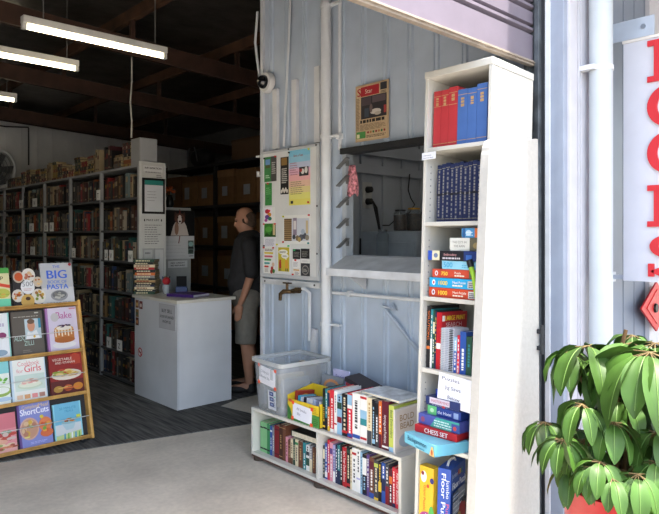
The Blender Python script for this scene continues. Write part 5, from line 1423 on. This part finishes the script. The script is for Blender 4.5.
# =================================================================== COUNTER
CN = thing('counter', 'white laminate shop counter standing on the carpet', 'counter', T(2.76, 4.92, 0.006))
CWH = mat('#c4c6cb', .4, .04, 3)
cw_, cdp, ch_ = .57, .83, .945
MB().box(0, .02, 0, cdp, 0, ch_).build('front_panel', CWH, CN, bevel=.001)
MB().box(.02, cw_, 0, .018, 0, ch_).build('end_panel', mat('#cfd1d6', .4, .04, 3), CN, bevel=.001)
MB().box(.02, cw_, cdp - .018, cdp, 0, ch_).build('end_panel', CWH, CN)
MB().box(.02, cw_, .018, cdp - .018, .45, .468).build('shelf', CWH, CN)
MB().box(-.02, cw_ + .03, -.03, cdp + .02, ch_, ch_ + .028).build('top', mat('#c9c6bd', .35, .04), CN, bevel=.004)
CF = FW(2.76, 5.75, 0.006)            # counter front, facing -X, x from the far end
cn = notice('counter_sign', 'grey sign with black capitals on the counter front by its near corner', .50, .70, .30, .225, '#a3a3a8', lambda p, w, h: p.rect(.006, .294, .006, .219, '#adadb2').text('BUY SELL', w / 2, .15, .032, '#1b1b1e', w=.19, bold=.0008).text('BOOKS EXCHANGED', w / 2, .10, .024, '#1b1b1e', w=.25, bold=.0006).text('FROM $2', w / 2, .055, .024, '#1b1b1e', w=.15, bold=.0006), 'sign', .004, CF)
ns = thing('no_smoking_sticker', 'round red and white no smoking sticker on the counter front', 'sticker', CF @ T(.115, -.0, .42))
MB().lathe([(.045, 0), (.045, .001)], 24, 0, RX(90)).build('sticker_disc', mat('#b6282c', .4), ns)
p = Print(-.0013, .0003); p.disc(0, 0, .033, .033, '#d9d7d6').rect(-.024, .024, -.005, .005, '#1a1a1c'); p.poly([(-.028, .018), (-.018, .028), (.028, -.018), (.018, -.028)], '#b6282c'); p.build('print', ns)
for i, (x, z, c, c2, lb) in enumerate(((.02, .845, '#7d4a2a', '#c9a86a', 'small brown photo sticker topmost at the far edge of the counter front'), (.02, .755, '#8a6a3a', '#3a5a4a', 'small tan photo sticker in the middle at the far edge of the counter front'), (.02, .675, '#5a2f22', '#c98a5a', 'small rusty photo sticker lowest at the far edge of the counter front'), (.10, .84, '#6a2f30', '#cfc0b8', 'small maroon sticker beside the topmost photo sticker'))):
    notice('photo_sticker', lb, x, z, .065, .075, c, lambda p, w, h, c2=c2: p.disc(w * .5, h * .45, w * .3, h * .25, c2), 'sticker', .001, CF)
# things on the counter
CT = T(2.76, 4.92, .980)
zz = 0.0
cols = ['dark green', 'black', 'cream', 'navy', 'black', 'tan', 'black', 'grey', 'orange', 'black', 'red', 'cream', 'black', 'dark green']
for i, c in enumerate(cols):
    w, th_ = .20 + rnd.uniform(-.008, .008), rnd.uniform(.018, .028)
    t = thing('paperback', f'{c} paperback, {ORD[i + 1]} up from the counter in the tall stack', 'book', CT @ T(-.02 + rnd.uniform(0, .01), .84 - rnd.uniform(0, .02), zz) @ T(0, -.02, 0) @ RZ(-42 + rnd.uniform(-5, 5)), 'stack of paperbacks on the counter')
    d_ = .17
    MB().box(0, w, 0, d_, 0, .0025).box(0, w, 0, d_, th_ - .0025, th_).box(0, w, 0, .003, .0025, th_ - .0025).build('cover', mat(PAL[c], .45, .05), t)
    MB().box(.003, w - .001, .003, d_ - .003, .0025, th_ - .0025).build('pages', mat('#8f8468', .85, .1, 60), t)
    p = Print(-.0003, .0003); p.bars(.02, w - .03, th_ * .3, th_ * .75, 1, PAL['cream'] if c not in ('cream', 'tan') else PAL['dark red'], i, .9); p.build('spine_lettering', t)
    zz += th_ + .0008
fo = thing('folder', 'purple folder lying on the counter top', 'folder', CT @ T(.22, .10, 0) @ RZ(20))
MB().box(0, .24, 0, .32, 0, .004).box(0, .24, 0, .32, .024, .028).box(0, .004, 0, .32, .004, .024).build('cover', mat('#4a2d78', .4, .05), fo, bevel=.001)
MB().box(.005, .236, .004, .316, .004, .024).build('papers', mat('#b8b5c0', .7), fo)
cup = thing('pen_cup', 'clear cup with red ball and pens beside the paperbacks on the counter', 'cup', CT @ T(.25, .66, 0))
MB().lathe([(.035, 0), (.038, .09), (.034, .09), (.032, .005)], 18).build('cup_body', clear('#b9c0c8', .4, .2), cup, smooth=True)
MB().ball((0.0, 0, .125), .04).build('red_ball', mat('#a8202a', .4), cup, smooth=True)
for dx, c in ((.018, '#d9d9dc'), (-.02, '#2a3a7a'), (.03, '#3a3a3c')): MB().tube([(dx * .5, .01, .01), (dx * 1.6, .02, .17)], .005, 8).build('pen', mat(c, .4), cup)
cl = thing('card_terminal', 'dark blue and black card terminal with raised screen on the counter', 'card terminal', CT @ T(.36, .56, 0) @ RZ(-30))
MB().box(-.06, .06, -.08, .08, 0, .05).build('base', mat('#1a1c22', .4), cl, bevel=.008)
MB().box(-.05, .05, -.006, .006, 0, .13, 0, T(0, .05, .045) @ RX(-20)).build('screen', mat('#101216', .3), cl, bevel=.004)
MB().box(-.055, .055, -.085, -.03, .02, .075).build('keypad', mat('#22386e', .4), cl, bevel=.005)
wt = thing('plush_toy', 'small white and green toy beside the card terminal on the counter', 'toy', CT @ T(.29, .74, 0))
MB().ball((0, 0, .045), .04, .04, .045).ball((0, -.005, .115), .033).build('toy_body', mat('#c9ccd0', .8, .05, 30), wt, smooth=True)
MB().ball((0, 0, .15), .03, .03, .014).build('cap', mat('#2f6a4a', .7), wt, smooth=True)

# =================================================================== CABINET WITH CALENDAR
CB = T(3.245, 6.10, 0.006)
fc_ = thing('metal_cabinet', 'pale grey metal cabinet behind the counter with calendar on it', 'cabinet', CB)
MB().box(0, .345, 0, .45, 0, 1.855).build('body', mat('#96989a', .45, .04), fc_, bevel=.003)
for k in range(4):
    dr_ = MB().box(.01, .335, -.012, 0, .03 + k * .455, .46 + k * .455).build('drawer', mat('#9a9c9e', .45, .04), fc_, bevel=.003)
    MB().box(.12, .22, -.022, -.012, .38 + k * .455, .395 + k * .455).build('handle', mat('#6a6c6e', .3, .1, 9, .6), dr_)
CL = T(3.245, 6.074, 0)
ca = thing('calendar', 'wall calendar with photo of a seated white chested dog on black', 'calendar', CL @ T(0.0, 0, 1.30))
MB().box(0, .375, -.003, 0, .25, .53).build('picture_page', mat('#111113', .5), ca)
MB().box(-.005, .37, -.003, 0, 0, .25).build('date_page', mat('#bfc1c6', .6, .02), ca)
p = Print(-.0033, .0003)
p.rect(.01, .365, .255, .525, '#0d0d0f').poly([(.08, .255), (.11, .36), (.16, .43), (.23, .43), (.27, .36), (.30, .255)], '#bdb4b0').disc(.19, .44, .065, .06, '#57382f').disc(.19, .43, .024, .05, '#c9c2bf').poly([(.12, .46), (.13, .515), (.165, .49)], '#3f2a25').poly([(.26, .46), (.25, .515), (.215, .49)], '#3f2a25').disc(.165, .45, .008, .008, '#111').disc(.215, .45, .008, .008, '#111').disc(.19, .41, .013, .01, '#241a1a').disc(.15, .33, .025, .07, '#8a6a5a')
p.bars(.02, .27, .03, .22, 5, '#aeb0b6', 3, .15).rect(.29, .36, .05, .2, '#5a6a66').disc(.325, .16, .03, .025, '#8ab0b0').disc(.325, .08, .03, .02, '#2f3a38').rect(.29, .36, .11, .13, '#22282a').bars(.3, .36, .025, .04, 1, '#33363a', 4)
p.build('print', ca)
MB().tube([(.19, -.006, .545), (.19, -.006, .49)], .004, 6).tube([(.19, -.006, .25), (.175, -.008, .17)], .004, 6).build('hanging_string', mat('#7a2024', .6), ca)
notice('cabinet_sign', 'small white sign with two lines of capitals below the calendar', .05, 1.205, .235, .075, '#c3c5ca', lambda p, w, h: p.text('NO CREDIT', w / 2, .043, .018, '#1e1e22', w=.17, bold=.0005).text('NO REFUNDS', w / 2, .015, .018, '#1e1e22', w=.17, bold=.0005), 'sign', .002, CL)
bx = thing('metal_box', 'pale green grey box on top of the metal cabinet', 'box', CB @ T(.02, .22, 1.856))
MB().box(0, .11, 0, .15, 0, .22).build('case', mat('#878d88', .5), bx, bevel=.003)
MB().box(-.003, .113, -.003, .153, .19, .222).build('lid', mat('#7d837e', .5), bx, bevel=.002)
vs_o = thing('flower_vase', 'dark vase with orange flowers on top of the metal cabinet', 'vase', CB @ T(.22, .25, 1.856))
MB().lathe([(.03, 0), (.05, .05), (.04, .11), (.025, .14), (.03, .15)], 16).build('vase_body', mat('#17191b', .3), vs_o, smooth=True)
fm = MB()
for i in range(7):
    a = i * 0.9; fm.ball((.045 * math.cos(a), .045 * math.sin(a), .19 + .02 * (i % 3)), .026, .026, .02, 8, 5)
fm.build('flowers', mat('#9a4a22', .7, .1), vs_o, smooth=True)

# =================================================================== ARCHIVE BOXES ON DARK SHELVING
DK = mat('#2b2b2c', .6, .06)
ax, ay0, ay1 = 5.2, 6.55, 9.75
ash = thing('archive_shelving', 'dark metal shelving stacked with brown cardboard boxes behind the counter', 'shelving', FW(ax, ay1, .006))
AL = ay1 - ay0
AZ = [.15, .78, 1.40, 2.02, 2.66]
for x in (0, AL / 2 - .03, AL - .06):
    for y in (0, .50): MB().box(x, x + .06, y, y + .05, 0, 2.72).build('upright', DK, ash)
for z in AZ: MB().box(0, AL, 0, .55, z - .04, z).build('shelf', DK, ash)
KR = ['#8a6444', '#7d5a3c', '#94704c', '#80603f']
lev = ['bottom', 'second', 'third', 'top']
for r in range(4):
    for half in range(2):
        for k in range(3):
            w, h = .42 + rnd.uniform(0, .06), (.40 if r == 2 else .46) + rnd.uniform(0, .08)
            x = .07 + half * (AL / 2 - .03) + k * .50
            t = thing('archive_box', f'brown cardboard box on the {lev[r]} dark shelf, {ORD[6 - (half * 3 + k)]} from the man', 'box', FW(ax, ay1, .006) @ T(x, .04, AZ[r] + .001), 'cardboard archive boxes')
            MB().box(0, w, 0, .42, 0, h * .8).build('body', mat(rnd.choice(KR), .8, .08), t)
            MB().box(-.005, w + .005, -.005, .425, h * .8, h).build('lid', mat(rnd.choice(KR), .8, .08), t)
            lx = rnd.uniform(.05, .2)
            MB().box(lx, lx + rnd.uniform(.13, .18), -.008, -.005, h * .25, h * .25 + rnd.uniform(.13, .2)).build('label', mat('#a9adb4', .7), t)
bgm = thing('black_bag', 'black bag with straps on top of the dark shelving', 'bag', FW(ax, ay1, .006) @ T(.55, .12, AZ[4] + .001))
MB().ball((.25, .16, .17), .27, .16, .17, 16, 10).build('bag_body', mat('#141416', .7), bgm, smooth=True)
MB().tube([(.08, -.01, .1), (.1, -.03, .26), (.16, -.02, .33)], .012, 8).tube([(.38, -.01, .1), (.36, -.03, .26), (.30, -.02, .33)], .012, 8).build('strap', mat('#55565a', .6), bgm)
bxx = thing('archive_box', 'long brown cardboard box lying on top of the dark shelving', 'box', FW(ax, ay1, .006) @ T(2.0, .05, AZ[4] + .001))
MB().box(0, .8, 0, .45, 0, .3).build('body', mat('#5d4632', .8), bxx)
MB().box(-.005, .805, -.005, .455, .26, .305).build('lid', mat('#5d4632', .8), bxx)

# =================================================================== PERSON
def remesh(o, v=.012, it=4):
    md = o.modifiers.new('blend', 'REMESH'); md.mode = 'VOXEL'; md.voxel_size = v; md.use_smooth_shade = True
    md = o.modifiers.new('soften', 'SMOOTH'); md.iterations = it; md.factor = .5
def limb(mb, pts, rs, n=14):
    mb.tube(pts, rs, n)
    for p_, r_ in zip(pts, rs): mb.ball(p_, r_, r_, r_, n, 8)
PM = T(3.66, 5.13, 0.006) @ RZ(-128)
man = thing('person', 'balding person in dark shirt and grey shorts standing beyond the counter, looking down', 'person', PM)
SKIN = mat('#a77a64', .55, .05)
b = MB()
limb(b, [(0, .0, .98), (0, .02, 1.12), (0, .02, 1.30), (0, .03, 1.44), (0, .03, 1.52)], [.16, .155, .165, .155, .09])
limb(b, [(-.15, .03, 1.46), (.15, .03, 1.46)], [.075, .075])
b.ball((0, -.06, 1.10), .15, .12, .14)
limb(b, [(0, .03, 1.5), (0, .005, 1.62)], [.062, .056])
# head, tipped down and forward
H = T(0, -.02, 1.70) @ RX(14)
b.ball((0, .01, .03), .078, .098, .105, 18, 12, 0, H)
b.ball((0, -.035, -.045), .06, .062, .07, 16, 10, 0, H)
b.ball((0, -.065, -.085), .035, .03, .028, 12, 8, 0, H)      # chin
b.tube([H @ Vector((0, -.088, .02)), H @ Vector((0, -.112, -.025)), H @ Vector((0, -.092, -.038))], [.009, .016, .012], 10)
b.ball((0, -.082, .035), .05, .018, .012, 12, 8, 0, H)       # brow
for s in (-1, 1):
    b.ball((s * .079, .015, -.005), .011, .02, .033, 10, 8, 0, H)
    b.ball((s * .018, -.098, -.03), .010, .010, .009, 8, 6, 0, H)
b.ball((0, -.092, -.058), .024, .010, .006, 10, 6, 0, H); b.ball((0, -.088, -.068), .021, .011, .007, 10, 6, 0, H)
for s in (-1, 1):
    limb(b, [(s * .205, .03, 1.45), (s * .245, .05, 1.17), (s * .245, -.03, .94), (s * .24, -.05, .90)], [.058, .045, .031, .029])
    b.ball((s * .238, -.065, .84), .020, .042, .052, 12, 8)      # palm
    for k, (dy, L) in enumerate(((-.032, .070), (-.011, .082), (.010, .076), (.029, .060))):
        y = -.068 + dy
        limb(b, [(s * .238, y, .80), (s * .235, y - .006, .80 - L * .5), (s * .222, y - .012, .80 - L)], [.0095, .009, .008], 8)
    limb(b, [(s * .232, -.098, .86), (s * .224, -.122, .825), (s * .216, -.126, .79)], [.011, .010, .009], 8)
    limb(b, [(s * .10, 0, .95), (s * .115, -.01, .52), (s * .115, .03, .10), ], [.095, .060, .042])
    b.ball((s * .115, .035, .36), .055, .058, .12, 12, 8)
    limb(b, [(s * .115, .04, .06), (s * .125, -.14, .04)], [.045, .035])
body = b.build('body', SKIN, man, smooth=False)
remesh(body, .009, 3)
hm = MB()
hm.ball((0, .036, .012), .083, .084, .088, 18, 12, 0, H); hm.ball((0, .05, -.03), .07, .06, .06, 14, 10, 0, H)
for s in (-1, 1): hm.ball((s * .066, .0, .0), .016, .03, .035, 10, 8, 0, H)
h_ = hm.build('hair', mat('#4a3a30', .8, .2, 60), man); remesh(h_, .008, 3)
for s in (-1, 1): MB().ball((s * .031, -.088, .012), .010, .008, .008, 10, 6, 0, H).build('eye', mat('#2a211d', .3), man, smooth=True)
sh = MB()
limb(sh, [(0, .0, .95), (0, .0, 1.10), (0, .02, 1.30), (0, .03, 1.44), (0, .03, 1.50)], [.178, .182, .186, .172, .10])
sh.ball((0, -.06, 1.08), .165, .14, .16)
limb(sh, [(-.16, .03, 1.46), (.16, .03, 1.46)], [.088, .088])
for s in (-1, 1): limb(sh, [(s * .205, .03, 1.455), (s * .243, .05, 1.19)], [.074, .072])
limb(sh, [(0, .03, 1.52), (0, .02, 1.555)], [.075, .07])
s_ = sh.build('shirt', mat('#2a2a2e', .8, .1, 20), man); remesh(s_, .014, 4)
so_ = MB()
limb(so_, [(-.06, 0, .93), (.06, 0, .93)], [.155, .155])
for s in (-1, 1):
    so_.tube([(s * .10, 0, .95), (s * .118, -.01, .48)], [.125, .105], 16)
s_ = so_.build('shorts', mat('#77746e', .85, .08, 20), man); remesh(s_, .013, 3)
for s in (-1, 1):
    f_ = MB().lathe([(.05, 0), (.055, .02), (.05, .06), (.046, .09)], 14, 0, T(s * .115, .045, .0)).ball((s * .125, -.09, .035), .05, .12, .04)
    q_ = f_.build('shoe', mat('#1d1c1e', .6), man); remesh(q_, .01, 3)

# =================================================================== LAMPS, FAN, CABLES
TUBE = emit('#fff0cc', 5)
for i, (x0, y, z, lb) in enumerate(((1.445, 4.82, 3.10, 'fluorescent batten hanging nearest the doorway'), (1.05, 5.73, 3.10, 'fluorescent batten hanging over the middle of the shop'), (1.05, 7.53, 3.10, 'fluorescent batten hanging deepest in the shop'))):
    t = thing('fluorescent_light', lb, 'lamp', T(x0, y, z - .03), 'fluorescent battens')
    MB().prism([(0, .03), (0, .085), (1.15, .085), (1.15, .03)], -.035, .035).build('housing', mat('#cfcdc6', .5), t, bevel=.006)
    for x in (.0, 1.12): MB().box(x, x + .03, -.02, .02, -.012, .03).build('lamp_holder', mat('#c9c8c2', .5), t)
    MB().tube([(.03, 0, .008), (1.12, 0, .008)], .017, 14).build('tube', TUBE, t, smooth=True)
    for x in (.15, 1.05): MB().tube([(x, 0, .085), (x, 0, zroof(x0 + x) - z + .02)], .004, 6).build('hanging_wire', mat('#6a6866', .5), t)
cb = thing('white_cable', 'white cable hanging from the roof onto the grey box on the shelving', 'cable', T(2.82, 5.95, 0))
MB().tube([(0, 0, 2.545), (.005, 0, 2.7), (-.012, 0, 2.9), (.006, 0, 3.1), (0, 0, zroof(2.82) + .01)], .009, 8).build('cord', mat('#a9a59c', .6), cb, smooth=True)
fn = thing('fan', 'grey box fan with round grille standing on the far shelving', 'fan', T(2.86, 10.72, 2.2705) @ RZ(-52))
FZ = .335
MB().tube([(.30 * math.cos(2 * PI * i / 32), 0, FZ + .30 * math.sin(2 * PI * i / 32)) for i in range(32)], .022, 10, closed=True).build('ring', mat('#d3d5d5', .4), fn, smooth=True)
for k, r_ in enumerate((.08, .14, .20, .26)): MB().tube([(r_ * math.cos(2 * PI * i / 28), -.04, FZ + r_ * math.sin(2 * PI * i / 28)) for i in range(28)], .004, 6, closed=True).build('grille', mat('#6a6c6d', .4), fn)
MB().lathe([(.06, 0), (.06, .09)], 18, 0, T(0, .05, FZ) @ RX(90)).build('hub', mat('#55575a', .4), fn)
for k in range(5):
    MB().add([(.04, -.01, -.03), (.25, -.02, -.09), (.26, .02, .05), (.04, .01, .04), (.04, -.006, -.03), (.25, -.016, -.09), (.26, .024, .05), (.04, .014, .04)], [(0, 1, 2, 3), (4, 7, 6, 5), (0, 4, 5, 1), (1, 5, 6, 2), (2, 6, 7, 3), (3, 7, 4, 0)], 0, T(0, 0, FZ) @ RY(72 * k)).build('blade', mat('#4a4c4e', .4), fn)
MB().box(-.2, .2, -.06, .06, 0, .025).build('stand', mat('#6a6c6d', .4), fn)
chn = thing('pull_chain', 'dark chain hanging down the back wall above the fan', 'chain', T(3.45, 11.15, 0))
MB().tube([(0, 0, 2.75), (0, .0, 3.38)], .012, 6).build('chain', mat('#3a3836', .5), chn)
chn2 = thing('wall_cable', 'dark cable sagging along the top of the back wall', 'cable', T(2.9, 11.15, 0))
MB().tube([(-.2, 0, 3.38), (.2, 0, 3.36), (.55, 0, 3.39)], .012, 6).build('cable', mat('#3a3836', .5), chn2)

# =================================================================== POTTED UMBRELLA PLANT
PL = T(2.33, .935, 0)
pt = thing('potted_plant', 'leafy green umbrella plant in a red pot in front of the downpipe', 'plant', PL)
MB().lathe([(.15, 0), (.165, .02), (.192, .58), (.206, .585), (.210, .64), (.195, .643), (.185, .58)], 40, caps=False).lathe([(0.0, .002), (.15, .002)], 40, caps=False).build('pot', mat('#b01a20', .3, .05), pt, smooth=True)
MB().lathe([(0.0, .59), (.186, .59)], 32, caps=False).build('soil', mat('#2a211b', .95, .2, 30, 0, .6), pt)
def leafmat():
    m = mat('#3a5a1e', .5, .3, 5)
    b_ = m.node_tree.nodes['Principled BSDF']
    try:
        b_.inputs['Subsurface Weight'].default_value = 0.0
    except Exception: pass
    return m
LEAF = leafmat()
MIDRIB = mat('#62803f', .5, .05)
STEM = mat('#6b5a38', .7, .15, 20)
fol, rib, stem = MB(), MB(), MB()
lr = random.Random(5)
def leaflet(base, direction, L, w, droop, roll):
    """a drooping oval leaflet folded along its midrib"""
    d = Vector(direction).normalized()
    side = d.cross(Vector((0, 0, 1)))
    if side.length < .1: side = Vector((1, 0, 0))
    side.normalize()
    side = (Matrix.Rotation(roll, 3, d) @ side)
    pos = Vector(base)
    pts, n = [], 9
    cur = d.copy()
    for i in range(n + 1):
        t = i / n
        pts.append((pos.copy(), cur.copy(), t))
        cur = (cur + Vector((0, 0, -droop / n))).normalized()
        pos = pos + cur * (L / n)
    v, fs = [], []
    for p_, c_, t in pts:
        ww = w * (math.sin(PI * min(1, t * .94 + .05)) ** .75) * (1 - .25 * t)
        nrm = side.cross(c_).normalized()
        wav = .06 * ww * math.sin(t * 16)
        v += [p_ - side * ww + nrm * (ww * .28 + wav), p_ - side * ww * .5 + nrm * ww * .16, p_, p_ + side * ww * .5 + nrm * ww * .16, p_ + side * ww + nrm * (ww * .28 - wav)]
    for i in range(n):
        for k in range(4): fs.append((i * 5 + k, i * 5 + k + 1, (i + 1) * 5 + k + 1, (i + 1) * 5 + k))
    fol.add(v, fs)
    rib.tube([p_ + side.cross(c_).normalized() * .0012 for p_, c_, t in pts[:-1]], [.0022 * (1 - .7 * t) for p_, c_, t in pts[:-1]], 5)
ROS = [(2.222, 1.003, 1.151, 0.2, 8), (2.228, 1.065, 1.12, 0.15, 5), (2.346, 0.818, 1.17, 0.17, 7), (2.174, 0.774, 1.166, 0.24, 8), (2.415, 0.959, 1.035, 0.18, 6),
       (2.108, 1.109, 0.875, 0.13, 7), (2.012, 0.994, 0.859, 0.12, 7), (2.167, 0.985, 0.826, 0.13, 8), (2.003, 0.865, 0.821, 0.115, 7), (1.981, 0.817, 0.789, 0.1, 6),
       (2.041, 0.762, 0.801, 0.12, 8), (2.138, 0.739, 0.821, 0.12, 6), (2.325, 1.112, 0.807, 0.12, 6), (2.432, 1.011, 0.78, 0.12, 7), (2.47, 0.907, 0.815, 0.12, 6),
       (1.99, 0.89, 0.80, 0.10, 5), (2.52, 0.943, 0.95, 0.16, 7), (2.494, 0.953, 1.167, 0.13, 5), (2.35, .70, .95, .15, 7), (2.45, .78, 1.05, .16, 7), (2.30, .80, .85, .12, 7), (2.62, .85, .9, .14, 7),
       (2.10, .86, .93, .13, 7), (2.20, .76, .90, .13, 7), (2.30, .72, .80, .12, 7), (2.06, .95, .98, .12, 6), (2.15, 1.02, .72, .11, 7), (2.36, 1.05, .92, .15, 7), (2.24, .90, .98, .15, 7), (2.40, .72, .76, .12, 7), (2.08, .74, .72, .10, 6), (2.20, .68, .74, .10, 6), (2.36, .90, 1.16, .2, 6), (2.30, .96, 1.12, .18, 6)]
O = Vector((2.33, .935, 0))
for (x, y, z, L, n) in ROS:
    n += 2
    c = Vector((x, y, z)) - O
    root = Vector((lr.uniform(-.05, .05), lr.uniform(-.05, .05), .60))
    kn = Vector((root.x + c.x * .25, root.y + c.y * .25, .60 + (c.z - .60) * .55))
    stem.tube([root, kn, c * 1.0], [.009 if z > 1 else .006, .006, .0035], 7)
    for k in range(n):
        a = 2 * PI * k / n + lr.uniform(-.25, .25)
        el = lr.uniform(-.6, .0)
        d = Vector((math.cos(a) * math.cos(el), math.sin(a) * math.cos(el), math.sin(el)))
        pet = c + d * (L * .22)
        stem.tube([c, pet], .0022, 5)
        leaflet(pet, d, L * lr.uniform(.9, 1.2), L * lr.uniform(.22, .28), lr.uniform(1.8, 3.4), lr.uniform(-.5, .5))
fo_ = fol.build('foliage', LEAF, pt, smooth=True)
rib.build('leaf_midribs', MIDRIB, fo_)
stem.build('stems', STEM, pt, smooth=True)
MB().tube([(.03, .02, .60), (.02, .03, .75), (.05, .0, .88), (.04, .03, 1.05), (.06, 0, 1.2)], [.016, .014, .012, .010, .007], 9).build('trunk', mat('#6b4f30', .8, .2, 25), pt, smooth=True)
